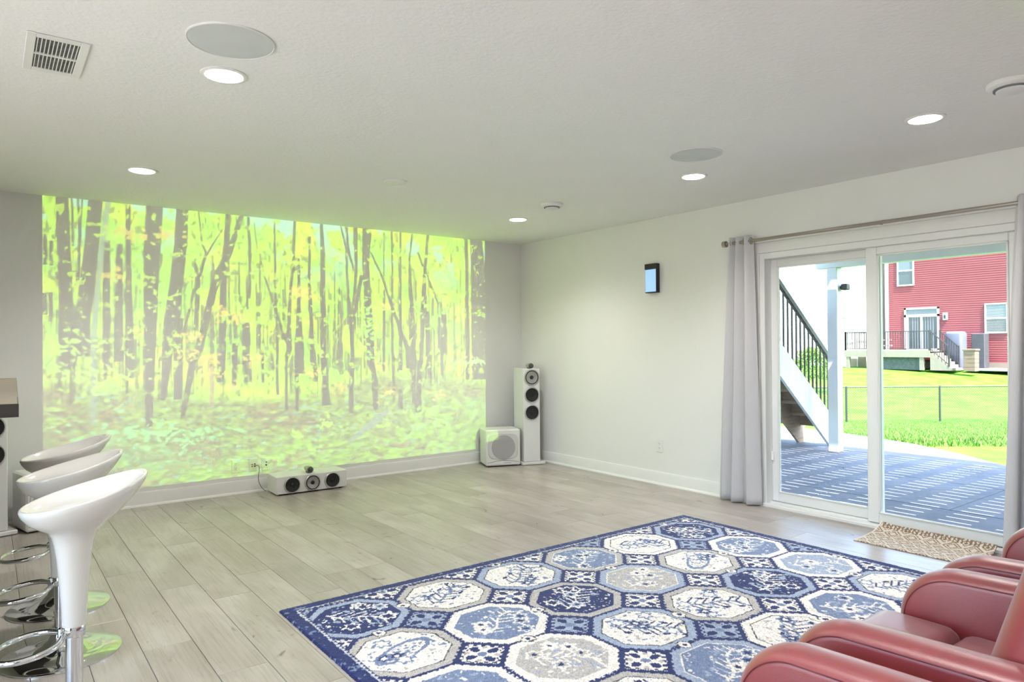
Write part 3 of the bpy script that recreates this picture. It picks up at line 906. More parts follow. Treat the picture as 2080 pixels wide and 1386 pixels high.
def subwoofer(x, y, rot, wd, dp, hg, label):
    """origin at the front left bottom corner"""
    t = thing('subwoofer', label, 'subwoofer', (x, y, 0), rot, group='white cube subwoofers')
    MB().box(0, wd, 0, dp, .012, hg, .012).build('cabinet', SATIN_W, t)
    MB().box(.03, wd-.03, .03, dp-.03, 0, .013).build('base', RUBBER, t)
    g = MB()
    n = 40
    def ss(a, b, c, e, m=40):
        o = []
        for k in range(m):
            th = 2*math.pi*k/m
            cx, sn = math.cos(th), math.sin(th)
            o.append((a+c*math.copysign(abs(cx)**.45, cx), b+e*math.copysign(abs(sn)**.45, sn)))
        return o
    cx, cz_ = wd/2, hg/2+.02
    g.rings([[(u, -.001, v_) for u, v_ in ss(cx, cz_, wd/2-.024, hg/2-.062)], [(u, -.006, v_) for u, v_ in ss(cx, cz_, wd/2-.027, hg/2-.065)]], cap1=True)
    g.build('grille_cloth', M('light_grille_cloth', (214, 212, 210), .85, var=.02, bump=.2, bscale=700), t)
    MB().lathe([(hg*.33, -.0062), (hg*.325, -.0078), (hg*.05, -.0085)], 40, (cx, 0, cz_-.01), 'y').build('woofer', M('woofer_behind_cloth', (176, 174, 173), .9, var=.03, bump=.2, bscale=700), t)
    arc = [(.016+k*(wd-.032)/16, -.0012, .045+.022*math.sin(math.pi*k/16)) for k in range(17)]
    MB().tube(arc, .0015, 6).build('curved_seam', DARK, t)
    MB().box(wd*.5, wd*.72, -.0015, .0, .038, .044).build('badge', M('grey_badge', (170, 170, 172), .4), t, smooth=0)
    return t
subwoofer(4.275, 6.125, R(-21.5), .385, .29, .40, 'white cube subwoofer in the corner with a patch of forest on its front')
subwoofer(.215, 5.985, R(14), .36, .30, .42, 'white cube subwoofer behind the bar stools')
cs = thing('centre_speaker', 'low white speaker with three round drivers lying by the projected wall', 'speaker', (2.345, 6.105, 0), R(-1.5))
MB().box(-.325, .325, 0, .27, .012, .165, .004).build('cabinet', SATIN_W, cs)
for dx in (-.28, .28):
    for dy in (.04, .22):
        MB().lathe([(.014, 0), (.015, .013)], 14, (dx, dy, 0)).build('foot', RUBBER, cs)
driver(cs, -.185, .086, .059, BLACKCONE); driver(cs, 0, .086, .059, SILVERCONE); driver(cs, .185, .086, .059, BLACKCONE)
pod(cs, -.01, .03, .165)

# ------------------------------------------------------------------ bar top and stools
WOODTOP = M('washed_oak_top', (150, 138, 122), .55, var=.22, scale=9, stretch=(.35, 6, 1), bump=.05, bscale=60)
DEDGE = M('dark_stained_edge', (58, 52, 48), .5, var=.25, scale=12, stretch=(.4, 4, 4))
bt = thing('bar_counter', 'thick wooden bar counter with a dark edge at the left edge', 'counter', (.086, 3.0, 0), R(-1.45))
MB().box(-1.1, -.002, .012, .43, 1.105, 1.12, .001).build('board', WOODTOP, bt)
MB().box(-1.1, .0, .4325, 2.68, 1.105, 1.12, .001).build('board', WOODTOP, bt)
MB().box(-1.1, .002, .006, 2.685, 1.072, 1.105, .001).build('dark_edge', DEDGE, bt)
MB().box(-1.1, .002, 0, .012, 1.072, 1.119, .001).build('dark_edge', DEDGE, bt)
bc = MB().box(-1.35, -.35, 3.2, 5.6, 0, 1.072, .004).build('bar_cabinet', M('grey_bar_panel', (128, 124, 118), .6))
tag(bc, 'plain bar cabinet carrying the wooden bar top, left of the picture', 'cabinet')

def stool():
    t = thing('bar_stool', '', 'stool', group='white bar stools in a row')
    n = 48
    def ring(cx, a, b_, z, tl, curl=0.):
        o = []
        for k in range(n):
            th = 2*math.pi*k/n
            x, y = a*math.cos(th), b_*math.sin(th)
            o.append((cx+x, y, z+tl*x+curl*(x/a)**2*.5*(1 if x > 0 else .4)))
        return o
    cu = .022
    outer = [ring(.036, .196, .182, .800, .235, cu), ring(.036, .1985, .1845, .794, .235, cu), ring(.035, .192, .178, .776, .235, cu), ring(.032, .170, .160, .746, .23, cu*.7),
             ring(.025, .135, .130, .715, .19), ring(.014, .098, .097, .688, .12), ring(.004, .074, .074, .662, .05), ring(0, .062, .062, .63, 0),
             ring(0, .054, .054, .58, 0), ring(0, .047, .047, .5, 0), ring(0, .041, .041, .42, 0), ring(0, .0375, .0375, .336, 0)]
    inner = [ring(.036, .191, .177, .801, .235, cu), ring(.035, .183, .169, .794, .235, cu), ring(.033, .165, .152, .781, .23, cu*.7), ring(.03, .13, .12, .766, .2), ring(.025, .08, .075, .757, .14), ring(.022, .03, .03, .753, .1)]
    MB().rings(list(reversed(inner))+outer, cap0=True, cap1=True).build('seat', GLOSSW, t, smooth=60)
    MB().lathe([(.225, 0), (.2255, .006), (.218, .012), (.16, .02), (.11, .03), (.075, .046), (.05, .07), (.036, .10), (.031, .12)], 64).build('base', CHROME, t, smooth=50)
    MB().lathe([(.0275, .1), (.0275, .335)], 32).build('column', CHROME, t)
    MB().lathe([(.034, .298), (.036, .302), (.036, .332), (.034, .336)], 32).build('collar', CHROME, t)
    loop = [(-.135+.105*math.cos(a), .115*math.sin(a), .292+.012*math.cos(a)) for a in np.linspace(R(38), R(322), 30)]
    path = smooth_path([(-.03, .012, .312), (-.045, .05, .305)]+loop[1:-1]+[(-.045, -.05, .305), (-.03, -.012, .312)], 2)
    MB().tube(path, .0105, 10).build('foot_ring', CHROME, t, smooth=60)
    MB().lathe([(.012, .3), (.012, .332), (.004, .336)], 10, (-.038, 0, 0)).build('lever_boss', CHROME, t)
    return t
st = stool()
for i, (x_, y_, a_, lb) in enumerate(((.243, 2.9, 1, 'white glossy bar stool on a chrome post, nearest the camera'), (.253, 3.56, -2, 'white glossy bar stool with round chrome base, middle of the row'), (.288, 4.22, 0, 'white glossy bar stool furthest from the camera, nearest the projected wall'))):
    o = st if i == 0 else copy_tree(st)
    o.location = (x_, y_, 0); o.rotation_euler = (0, 0, R(a_)); o['label'] = lb

# ------------------------------------------------------------------ curtains
CURT = M('light_grey_linen', (236, 234, 236), .85, var=.04, scale=250, stretch=(1, 1, .05), bump=.08, bscale=500, sheen=.15, transl=.35)
def curtain(name, label, y_top, y_bot, folds, ph, amp, prof):
    """y_top/y_bot: (near-door edge, far edge); hangs from rod at x = RX"""
    nu, nv = 160, 44
    z0_, z1_ = .012, 2.192
    rng_ = np.random.default_rng(int(ph*100))
    ph2 = rng_.uniform(0, 6, 4)
    P = []
    for j in range(nv):
        v_ = j/(nv-1)
        z = z0_+(z1_-z0_)*v_
        d = 1-v_
        rowp = []
        for i in range(nu):
            u = i/(nu-1)
            yt = y_top[0]+(y_top[1]-y_top[0])*u
            yb = y_bot[0]+(y_bot[1]-y_bot[0])*(u**prof)
            y = yt+(yb-yt)*(d**.8)
            th = 2*math.pi*folds*u+ph+.5*math.sin(2*math.pi*u+ph2[0])+.25*d*math.sin(5*u+ph2[1])
            s_ = math.sin(th)
            x = RX+(amp*(.75+.55*d))*(s_*(1.25-.25*s_*s_))+.006*math.sin(9*u+6*v_+ph2[2])*d
            y += .012*math.sin(2*th+ph2[3])*(.3+d)
            rowp.append((x, y, z))
        P.append(rowp)
    mb = MB().rings(P, close=False)
    o = mb.build(name, CURT, smooth=0)
    o.data.shade_smooth()
    md = o.modifiers.new('cloth_thickness', 'SOLIDIFY'); md.thickness = .003
    tag(o, label, 'curtain', 'pale grey curtain panels')
    hem = MB().rings([[(p[0]-.0035, p[1], p[2]) for p in P[k]] for k in (2, 3)], close=False)
    return o
RX, RZ = 4.93, 2.145
curtain('curtain', 'pale grey curtain panel bunched at the corner side of the patio door', (3.29, 3.515), (3.235, 3.63), 3.0, .6, .034, .9)
curtain('curtain', 'pale grey curtain panel at the right edge of the picture', (1.485, 1.12), (1.585, 1.05), 4.5, 2.2, .034, 1.)
rd = thing('curtain_rod', 'brushed nickel curtain rod above the patio door', 'curtain rod', (RX, 0, RZ))
MB().lathe([(.0125, .95), (.0125, 3.53)], 20, axis='y').build('rod', NICKEL, rd)
for s_, y_ in ((1, 3.53), (-1, .95)):
    MB().lathe([(.016, 0), (.026, s_*.004), (.0275, s_*.02), (.026, s_*.036), (.02, s_*.041)], 28, (0, y_, 0), 'y').build('finial', NICKEL, rd)
for y_ in (3.50, 2.3, 1.0):
    MB().box(0, X0-RX, y_-.006, y_+.006, -.008, .004, .001).box(X0-RX-.006, X0-RX, y_-.012, y_+.012, -.04, .03, .001).build('bracket', NICKEL, rd)
for y_ in (3.30, 3.36, 3.42, 3.48, 1.46, 1.38, 1.30, 1.22):
    MB().tube([(.026*math.cos(a), y_, .026*math.sin(a)) for a in np.linspace(0, 2*math.pi, 20, endpoint=False)], .003, 6, closed=True).build('grommet', NICKEL, rd)

# ------------------------------------------------------------------ red armchairs
LEATH = M('red_leather', (150, 58, 62), .36, var=.05, scale=14, bump=.12, bscale=420, spec=.7, sheen=.3, coat=.8)
LEATH.node_tree.nodes['Principled BSDF'].inputs['Coat Roughness'].default_value = .34
LEATH.node_tree.nodes['Principled BSDF'].inputs['Coat IOR'].default_value = 1.55
PIPE = M('dark_red_piping', (112, 46, 50), .5)
def arm_mesh(w=.116):
    sil = [(.0, .1), (.0, .44)] + [(-.17+.17*math.cos(a), .475+.165*math.sin(a)) for a in np.linspace(0, math.pi/2, 12)] + [(-.3, .646), (-.45, .652), (-.6, .656), (-.76, .655), (-.8, .64), (-.82, .6), (-.82, .1)]
    sil = [Vector((p[0], p[1])) for p in sil]
    m = len(sil)
    nrm = []
    for i in range(m):
        a, b_ = sil[max(i-1, 0)], sil[min(i+1, m-1)]
        d = (b_-a).normalized()
        nrm.append(Vector((d.y, -d.x)))
    slices = []
    r = w/2
    for k in range(13):
        th = -math.pi/2+math.pi*k/12
        x, d = r*math.sin(th), r*(1-math.cos(th))*.62
        slices.append([(x, (p-n_*(d))[0], max(.1, (p-n_*d)[1])) for p, n_ in zip(sil, nrm)])
    return slices, sil, nrm
def recliner():
    t = thing('armchair', '', 'armchair', group='red leather armchairs in a row')
    slices, sil, nrm = arm_mesh()
    for sx in (-1, 1):
        cx = sx*.31
        mb = MB().rings([[(cx+p[0], p[1], p[2]) for p in s_] for s_ in slices], cap0=True, cap1=True, close=True)
        a = mb.build('arm', LEATH, t, smooth=50)
        for side in (-1, 1):
            path = [(cx+side*.0555, (p-n_*.026)[0], (p-n_*.026)[1]) for p, n_ in zip(sil[:-1], nrm[:-1])]
            MB().tube(smooth_path(path, 3), .0019, 6).build('piping', PIPE, a, smooth=60)
    def cushion(y0, y1, z0_, z1_, name):
        mb = bevbox(-.244, .244, y0, y1, z0_, z1_, .045, 5)
        mb.v = [(x, y, z + (.012*(1-(x/.25)**2) if z > (z0_+z1_)/2 else 0)) for x, y, z in mb.v]
        mb.build(name, LEATH, t, smooth=50)
    cushion(-.2, .035, .3, .497, 'seat_cushion')
    cushion(-.45, -.195, .3, .492, 'seat_cushion')
    MB().box(-.24, .24, -.78, -.02, .1, .31, .01).build('base', LEATH, t)
    for dx in (-.3, .3):
        for dy in (-.06, -.76):
            MB().lathe([(.02, 0), (.026, .1)], 14, (dx, dy, 0)).build('foot', RUBBER, t)
    return t
def backrest(t, reclined):
    mb = bevbox(-.262, .262, -.11, .11, 0, .6, .06, 6, cuts=2)
    vs = []
    for x, y, z in mb.v:
        bul = .02*(1-(x/.262)**2)
        y2 = y+(bul if y > 0 else 0)
        vs.append((x, y2, z))
    ang = R(72) if reclined else R(17)
    o0 = (-.465, .40) if not reclined else (-.52, .36)
    mb.v = [(x, o0[0]+y*math.cos(ang)-z*math.sin(ang), o0[1]+y*math.sin(ang)+z*math.cos(ang)) for x, y, z in vs]
    b_ = mb.build('backrest', LEATH, t, smooth=50)
    seam = []
    for s_ in (-1, 1):
        pth = [(s_*.185, .1195, z) for z in np.linspace(.08, .52, 12)]
        pth = [(x, o0[0]+y*math.cos(ang)-z*math.sin(ang), o0[1]+y*math.sin(ang)+z*math.cos(ang)) for x, y, z in pth]
        MB().tube(pth, .0016, 6).build('seam', PIPE, b_)
ch = recliner()
chairs = [ch]+[copy_tree(ch) for _ in range(3)]
for i, (c, lb) in enumerate(zip(chairs, ('red leather armchair in front, only one rounded arm showing at the bottom edge', 'red leather armchair with its seat and back showing at the right edge',
                                         'red leather armchair beyond the one with its back showing, only its arms in view', 'red leather armchair furthest away, its arm just showing below the right curtain'))):
    c.location = (1.138+.838*i, 1.0, 0)
    c['label'] = lb
    backrest(c, i == 0)

# ------------------------------------------------------------------ patterned rug
def rug():
    W_, D_, st_ = 3.085, 2.45, .0055
    nx, ny = int(W_/st_)+1, int(D_/st_)+1
    a = np.linspace(0, W_, nx)[None]*np.ones((ny, 1))
    b = np.linspace(0, D_, ny)[:, None]*np.ones((1, nx))
    sh = (ny, nx)
    NAVY, SLATE, PALEB, CREAM, GREY, DK = [np.array(lin(c)) for c in ((25, 39, 98), (120, 136, 170), (164, 176, 198), (252, 244, 233), (192, 187, 182), (52, 54, 62))]
    jag = (vnoise(sh, (ny/2.6, nx/2.6), 1)-.5)
    zig = np.abs(((a*38) % 1)-.5)+np.abs(((b*38) % 1)-.5)-.5
    px, py, ox, oy = .495, .465, .268, .325
    i_ = np.round((a-ox)/px); j_ = np.round((b-oy)/py)
    dx, dy = a-(ox+i_*px), b-(oy+j_*py)
    dxn, dyn = np.abs(dx), np.abs(dy)
    diag = (dxn+dyn)
    col = np.zeros(sh+(3,))
    FIELD = {(0, 0): (NAVY, PALEB), (1, 0): (CREAM, GREY), (2, 0): (CREAM, PALEB), (3, 0): (SLATE, GREY), (4, 0): (CREAM, CREAM), (5, 0): (NAVY, PALEB),
             (0, 1): (CREAM, GREY), (1, 1): (SLATE, CREAM), (2, 1): (NAVY, GREY), (3, 1): (GREY, PALEB), (4, 1): (CREAM, GREY), (5, 1): (SLATE, CREAM),
             (0, 2): (SLATE, CREAM), (1, 2): (GREY, CREAM), (2, 2): (CREAM, PALEB), (3, 2): (CREAM, GREY), (4, 2): (NAVY, PALEB), (5, 2): (PALEB, CREAM),
             (0, 3): (NAVY, PALEB), (1, 3): (CREAM, GREY), (2, 3): (SLATE, PALEB), (3, 3): (CREAM, CREAM), (4, 3): (SLATE, CREAM), (5, 3): (CREAM, PALEB),
             (0, 4): (CREAM, GREY), (1, 4): (NAVY, PALEB), (2, 4): (CREAM, GREY), (3, 4): (SLATE, CREAM), (4, 4): (GREY, CREAM), (5, 4): (NAVY, GREY)}
    # distance inside the eight-sided medallion
    FN = fbm(sh, (ny/4, nx/4), 88, 2)
    inn = np.minimum(np.minimum(.2475-dxn, .2325-dyn), (.338-diag)*.72) + jag*.006
    r = np.random.default_rng(21)
    for i in range(-1, 7):
        for j in range(-1, 6):
            sel = (i_ == i) & (j_ == j)
            if not sel.any(): continue
            ys, xs_ = np.where(sel.any(1))[0], np.where(sel.any(0))[0]
            s0, s1 = slice(ys[0], ys[-1]+1), slice(xs_[0], xs_[-1]+1)
            f, band = FIELD.get((i, j), (CREAM, GREY))
            x, y, q = dx[s0, s1], dy[s0, s1], inn[s0, s1]
            n = jag[s0, s1]
            c = np.empty(x.shape+(3,)); c[:] = f
            dark = f is NAVY
            ink = CREAM if dark else (NAVY if f is CREAM else CREAM)
            ink2 = PALEB if dark else (SLATE if f is CREAM else PALEB)
            def put(mask, cc): c[mask] = cc
            ang = r.choice((.55, -.55, .75, -.35)); sg = r.choice((-1, 1))
            ca, sa = math.cos(ang), math.sin(ang)
            u, v = x*ca+y*sa, -x*sa+y*ca
            motif = int(r.integers(0, 3)) if (i, j) not in ((0, 1), (4, 1)) else 3
            if motif == 3:
                e = np.hypot(u/.13, v/.055)+n*.12
                put(e < 1.22, SLATE); put(e < .95, CREAM); put((e < .85) & (np.sin(u*150+n*6)*np.sin(v*170) > .25), SLATE)
            else:
                stem = (np.abs(v+.018*np.sin(u*22)) < .0065+n*.004) & (np.abs(u) < .155)
                put(stem, ink if f is not CREAM else ink2)
                for k in range(7):
                    t0 = -.13+.043*k
                    for s_ in (-1, 1):
                        uu = u-t0; vv = s_*v
                        br = (np.abs(uu-vv*.75) < .006+n*.004) & (vv > 0) & (vv < .05+.03*((k*7+j) % 3)/2)
                        put(br, ink if (k+s_) % 3 else ink2)
                        ex, ey = t0+.055, s_*.062
                        lf1 = np.hypot((u-ex)/.02, (v-ey)/.011)+n*.5
                        if (k*3+i+s_) % 2: put(lf1 < 1, ink2 if f is not CREAM else ink)
            nz_f = FN[s0, s1]
            put((nz_f > .755) & (q > .06), ink2)
            put((nz_f < .225) & (q > .06), CREAM if not (f is CREAM) else GREY)
            # flowers
            for k in range(5):
                fx, fy = r.uniform(-.15, .15), r.uniform(-.14, .14)
                if abs(fx)+abs(fy) > .24: continue
                th = np.arctan2(y-fy, x-fx)
                d = np.hypot(x-fx, y-fy)/(.030*(1+.22*np.cos(6*th)))+n*.35
                o1, o2, o3 = ((CREAM, PALEB, NAVY) if dark else (SLATE, NAVY, CREAM) if f is CREAM else (CREAM, CREAM, NAVY))
                put(d < 1.25, o1); put(d < .85, o2 if k % 2 else f); put(d < .42, o3)
            # outline and band
            put(q < .052, DK if f is CREAM else (CREAM if not dark else NAVY))
            put(q < .046+.0*q, band)
            put(q < .046, band)
            put(q < .006 + .006*(zig[s0, s1] > 0), NAVY)
            sub = sel[s0, s1]
            cc = col[s0, s1]; cc[sub] = c[sub]; col[s0, s1] = cc
    # small diamonds between the medallions
    ii = np.round((a-ox-px/2)/px); jj = np.round((b-oy-py/2)/py)
    ex, ey = a-(ox+px/2+ii*px), b-(oy+py/2+jj*py)
    dm = np.abs(ex)+np.abs(ey)
    inside = dm < .143+jag*.012
    col[inside] = NAVY
    blue = ((ii*5+jj*3) % 4 == 0)
    core = dm < .108 + .012*np.sign(zig) + jag*.012
    col[inside & core] = CREAM
    col[inside & core & blue] = PALEB
    for (qx, qy) in ((.056, .0), (-.056, .0), (.0, .056), (.0, -.056)):
        e = np.hypot((ex-qx)/(.027 if qx else .019), (ey-qy)/(.019 if qx else .027))+jag*.35
        col[inside & (e < 1.)] = NAVY
    for (qx, qy) in ((.045, .045), (-.045, .045), (.045, -.045), (-.045, -.045)):
        e = np.hypot(ex-qx, ey-qy)/.012+jag*.4
        col[inside & (e < 1.) & ~blue] = GREY
    e = np.hypot(ex, ey)/.02+jag*.5
    col[inside & (e < 1.)] = SLATE
    # rosettes where medallions touch
    for (cx_, cy_) in ((px/2, 0), (0, py/2)):
        i2 = np.round((a-ox-cx_)/px); j2 = np.round((b-oy-cy_)/py)
        e = np.hypot(a-(ox+cx_+i2*px), b-(oy+cy_+j2*py))/.032+jag*.4
        on = ((i2+2*j2) % 3 == 0)
        col[(e < 1.) & on] = CREAM
        col[(e < 1.08) & (e > .9) & on] = DK
        col[(e < .35) & on] = NAVY
    ed = np.minimum(np.minimum(a, W_-a), np.minimum(b, D_-b))
    col[ed < .078] = PALEB*.6+CREAM*.4
    col[(ed < .078) & (zig > .0) & (ed > .066)] = NAVY
    col[ed < .062 + jag*.006] = NAVY
    col[(ed < .062) & (FN > .74)] = SLATE
    # wool variation
    col *= (1+.6*(np.random.default_rng(3).random(sh)-.5))[..., None]
    col = np.clip(col, 0, 1)
    z = .0105+.0022*(np.random.default_rng(4).random(sh)-.5)+.002*(fbm(sh, (40, 50), 8, 2)-.5)
    z[ed < .004] = .001
    ea = a+(np.random.default_rng(6).random(sh)-.5)*.0028
    eb = b+(np.random.default_rng(5).random(sh)-.5)*.0028
    vs = np.stack([ea.ravel(), -eb.ravel(), z.ravel()], -1)
    q = grid_quads(nx, ny)[:, ::-1]
    t = thing('area_rug', 'large blue and cream area rug with medallion pattern and navy border', 'rug', (1.147, 3.444, 0))
    o = color_mesh('pile', vs, q, col.reshape(-1, 3), attr_mat('wool_pile', .95, .25), t)
    MB().box(.002, W_-.002, -D_+.002, -.002, .0, .006).build('backing', M('rug_backing', (52, 54, 70), .9), t, smooth=0)
rug()

def doormat():
    L_, D_, s_ = .70, .40, .004
    nx, ny = int(D_/s_)+1, int(L_/s_)+1
    a = np.linspace(0, D_, nx)[None]*np.ones((ny, 1)); b = np.linspace(0, L_, ny)[:, None]*np.ones((1, nx))
    sh = a.shape
    j = vnoise(sh, (ny/2, nx/2), 2)-.5
    J1, J2, J3 = [np.array(lin(c)) for c in ((230, 218, 202), (156, 134, 112), (240, 232, 220))]
    col = np.empty(sh+(3,)); col[:] = J1
    ph = .12
    for k in (0., .022):
        d = np.abs(((np.abs(((a+.06) % ph)-ph/2)+np.abs((b % ph)-ph/2)) + k) % .06-.03)
        col[d < .006+j*.004] = J2
    col[(j > .34)] = J3
    col[(a > D_-.05) & (np.sin(b*260)+j*2 > .1)] = J2*.8
    col[b < .012] = J3
    col *= (1+.16*(np.random.default_rng(9).random(sh)-.5))[..., None]
    z = .007+.0012*np.random.default_rng(10).random(sh)+.050*np.clip((a-.24)/.16, 0, 1)**1.7+.012*np.exp(-(b/.05)**2)*np.clip((a-.1)/.2, 0, 1)
    x = a-.012*np.clip((a-.24)/.16, 0, 1)
    vs = np.stack([x.ravel(), -b.ravel(), z.ravel()], -1)
    o = color_mesh('door_mat', vs, grid_quads(nx, ny)[:, ::-1], np.clip(col, 0, 1).reshape(-1, 3), attr_mat('jute_weave', .95, .1))
    o.location = (4.582, 2.315, 0)
    md = o.modifiers.new('mat_thickness', 'SOLIDIFY'); md.thickness = .006; md.offset = -1
    tag(o, 'beige woven door mat with diamond lines, one corner curled, by the patio door', 'door mat')
doormat()

# ------------------------------------------------------------------ outdoors: patio and upper deck
CONC = M('slate_blue_stamped_concrete', (96, 99, 108), .7, var=.22, scale=2.2, bump=.5, bscale=7)
patio = struct('patio')
tag(patio, 'grey stamped concrete patio under the upper deck', 'patio')
pz = -.1
for ix, (xa, xb) in enumerate(((5.185, 6.45), (6.45, 7.72), (7.72, 9.0))):
    ys_ = [-6, -4.4, -2.8, -1.2, .35, 1.9, 3.45, 5.0, 6.6, 8.2]
    off = (0, .55, -.4)[ix]
    for ya, yb in zip(ys_[:-1], ys_[1:]):
        MB().box(xa+.004, xb-.004, ya+off+.004, yb+off-.004, pz-.09, pz, .006).build('slab', CONC, patio, smooth=0)
edge = [(9.2, -6), (9.2, 2.6), (9.29, 2.98), (9.73, 3.5), (10.0, 3.88), (10.26, 4.3), (10.5, 4.9), (10.7, 5.55), (10.8, 6.4), (10.75, 8.6), (9.004, 8.6), (9.004, -6)]
MB().prism(edge, 'z', pz-.09, pz).build('curved_apron', CONC, patio, smooth=0)

DECKW = M('weathered_deck_board', (170, 160, 146), .8, var=.15, scale=5, stretch=(6, .4, 1))
WPAINT = M('white_painted_timber', (196, 197, 198), .6, var=.03, scale=4)
dk = thing('upper_deck', 'white timber deck overhead with posts and beam above the patio', 'deck')
MB().box(8.745, 8.875, 4.60, 4.735, pz, 2.29, .006).build('post', WPAINT, dk)
MB().box(8.745, 8.875, .9, 1.035, pz, 2.29, .006).build('post', WPAINT, dk)
MB().box(8.745, 8.875, -3.0, -2.865, pz, 2.29, .006).build('post', WPAINT, dk)
MB().box(8.745, 8.875, -5.6, 4.88, 2.29, 2.55, .005).build('beam', WPAINT, dk)
jm = MB().box(5.19, 8.86, -.019, .019, 2.552, 2.775).mesh('joist', WPAINT, 0)
for k in range(27):
    link('joist', jm, dk, (0, -5.55+.4*k, 0))
MB().box(8.862, 8.89, -5.6, 4.9, 2.552, 2.775).build('rim_joist', WPAINT, dk, smooth=0)
bm_ = MB().box(-.065, .065, -5.6, 4.92, 2.776, 2.802).mesh('board', DECKW, 0)
k = 0
while 5.27+.15*k < 8.93:
    link('board', bm_, dk, (5.27+.15*k, 0, 0))
    k += 1
fldl = thing('flood_light', 'small dark flood light on the deck post', 'light', (8.84, 4.597, 2.03))
MB().box(-.05, .05, -.1, -.02, -.035, .045, .012).build('head', BLK, fldl)
MB().box(-.02, .02, -.025, .0, -.02, .02, .004).build('bracket', BLK, fldl)
MB().bar((.02, -.09, -.03), (.06, -.2, -.05), .01, .008).build('visor', WPLASTIC, fldl)

# stair down from the deck, running away from the house
RAWW = M('raw_treated_timber', (148, 126, 104), .8, var=.25, scale=5, stretch=(1, 1, 6))
stt = thing('deck_stair', 'white outdoor stair with black balusters coming down from the deck', 'stair')
slope = .815
def zt(x): return .40 + (9.16-x)*slope          # top edge of the stringer
xb_, xt_ = 9.28, 6.2
for yy, mt in ((4.96, WPAINT), (5.42, RAWW), (5.88, RAWW)):
    poly = [(xt_, zt(xt_)), (xb_+.1, zt(xb_+.1)), (xb_+.1, pz), (xb_-.06, pz), (xt_, zt(xt_)-.39)]
    MB().prism(poly, 'y', yy, yy+.04).build('stringer', mt, stt, smooth=0)
tm = MB().box(-.14, .14, 5.0, 5.9, -.04, 0).mesh('tread', RAWW, 0)
rm = MB().box(-.01, .01, 5.0, 5.9, -.17, 0).mesh('riser', RAWW, 0)
for k in range(14):
    x_ = 9.14-.218*k
    link('tread', tm, stt, (x_, 0, zt(x_)-.07))
    link('riser', rm, stt, (x_+.12, 0, zt(x_)-.10))
MB().bar((xt_, 4.975, zt(xt_)+.76), (9.22, 4.975, zt(9.22)+.76), .05, .055).build('handrail', BLK, stt)
bl = MB().box(-.009, .009, -.009, .009, 0, .76).mesh('baluster', BLK, 0)
k = 0
while 9.2-.098*k > xt_:
    x_ = 9.2-.098*k
    link('baluster', bl, stt, (x_, 4.975, zt(x_)-.01))
    k += 1

tr_ = struct('bounce_terrace')  # unseen pale slabs added to bounce sunlight through the added windows onto the ceiling
for ix in range(6):
    for iy in range(4):
        MB().box(XL-.16-1.9*(iy+1), XL-.17-1.9*iy, -5.0+1.9*ix, -5.0+1.9*ix+1.89, pz-.09, pz, .005).build('slab', M('bounce_concrete', (196, 192, 184), .8, var=.06, scale=3), tr_, smooth=0)

# ------------------------------------------------------------------ lawn, fence, shrub
FX, FY, RX2, RY2 = math.sin(YAW), math.cos(YAW), math.cos(YAW), -math.sin(YAW)    # along / across the swale
def ground(s):
    if s < 9.0: return -.17
    if s < 10.0: return -.17+.055*(s-9.0)
    if s < 21: 
        t = (s-10)/11
        return -.115-1.005*(t*.85+.15*t*t*(3-2*t))
    if s < 38:
        t = (s-21)/17
        return -1.12+1.06*(t*.8+.2*t*t*(3-2*t))
    return -.06
lawn = M('sunlit_lawn', (64, 114, 28), .9, var=.35, scale=1.6, bump=.6, bscale=18, spec=.1)
ss = list(np.arange(5.0, 46, .4))+[60, 90, 150]
ts = np.linspace(-40, 75, 90)
rngs = [[(s*FX+t*RX2, s*FY+t*RY2, ground(s)+.015*math.sin(1.3*t+s)*(s > 11)) for t in ts] for s in ss]
ln_ = MB().rings(rngs, close=False).build('lawn', lawn, smooth=0)
ln_.data.shade_smooth()
tag(ln_, 'bright green lawn sloping to the fence and up to the red house', 'lawn', kind='structure')
rg = np.random.default_rng(77)
n_ = 42000
gs = rg.uniform(9.6, 20.8, n_)**1.0; gt = gs*rg.uniform(.44, .74, n_)
gx_, gy_ = gs*FX+gt*RX2, gs*FY+gt*RY2
def patio_x(y): return np.interp(y, [p[1] for p in edge[:9]], [p[0] for p in edge[:9]])
ok = (gx_ > patio_x(gy_)+.05)
gx_, gy_, gs = gx_[ok], gy_[ok], gs[ok]
n_ = len(gs)
gz_ = np.array([ground(s) for s in gs])
th = rg.uniform(0, 6.28, n_); hh = rg.uniform(.03, .075, n_); ww = rg.uniform(.008, .016, n_)
b0 = np.stack([gx_-ww*np.cos(th), gy_-ww*np.sin(th), gz_-.01], -1)
b1 = np.stack([gx_+ww*np.cos(th), gy_+ww*np.sin(th), gz_-.01], -1)
b2 = np.stack([gx_+rg.normal(0, .02, n_), gy_+rg.normal(0, .02, n_), gz_+hh], -1)
vv = np.stack([b0, b1, b2], 1).reshape(-1, 3)
me = bpy.data.meshes.new('grass_blades')
me.vertices.add(len(vv)); me.vertices.foreach_set('co', vv.astype(np.float32).ravel())
me.loops.add(len(vv)); me.loops.foreach_set('vertex_index', np.arange(len(vv), dtype=np.int32))
me.polygons.add(n_); me.polygons.foreach_set('loop_start', np.arange(0, len(vv), 3, dtype=np.int32))
me.update(calc_edges=True); me.validate()
me.materials.append(M('grass_blade', (80, 112, 40), .7, var=.3, scale=3, transl=.2))
tag(link('grass_blades', me), 'short grass between the patio and the chain link fence', 'grass', kind='stuff')

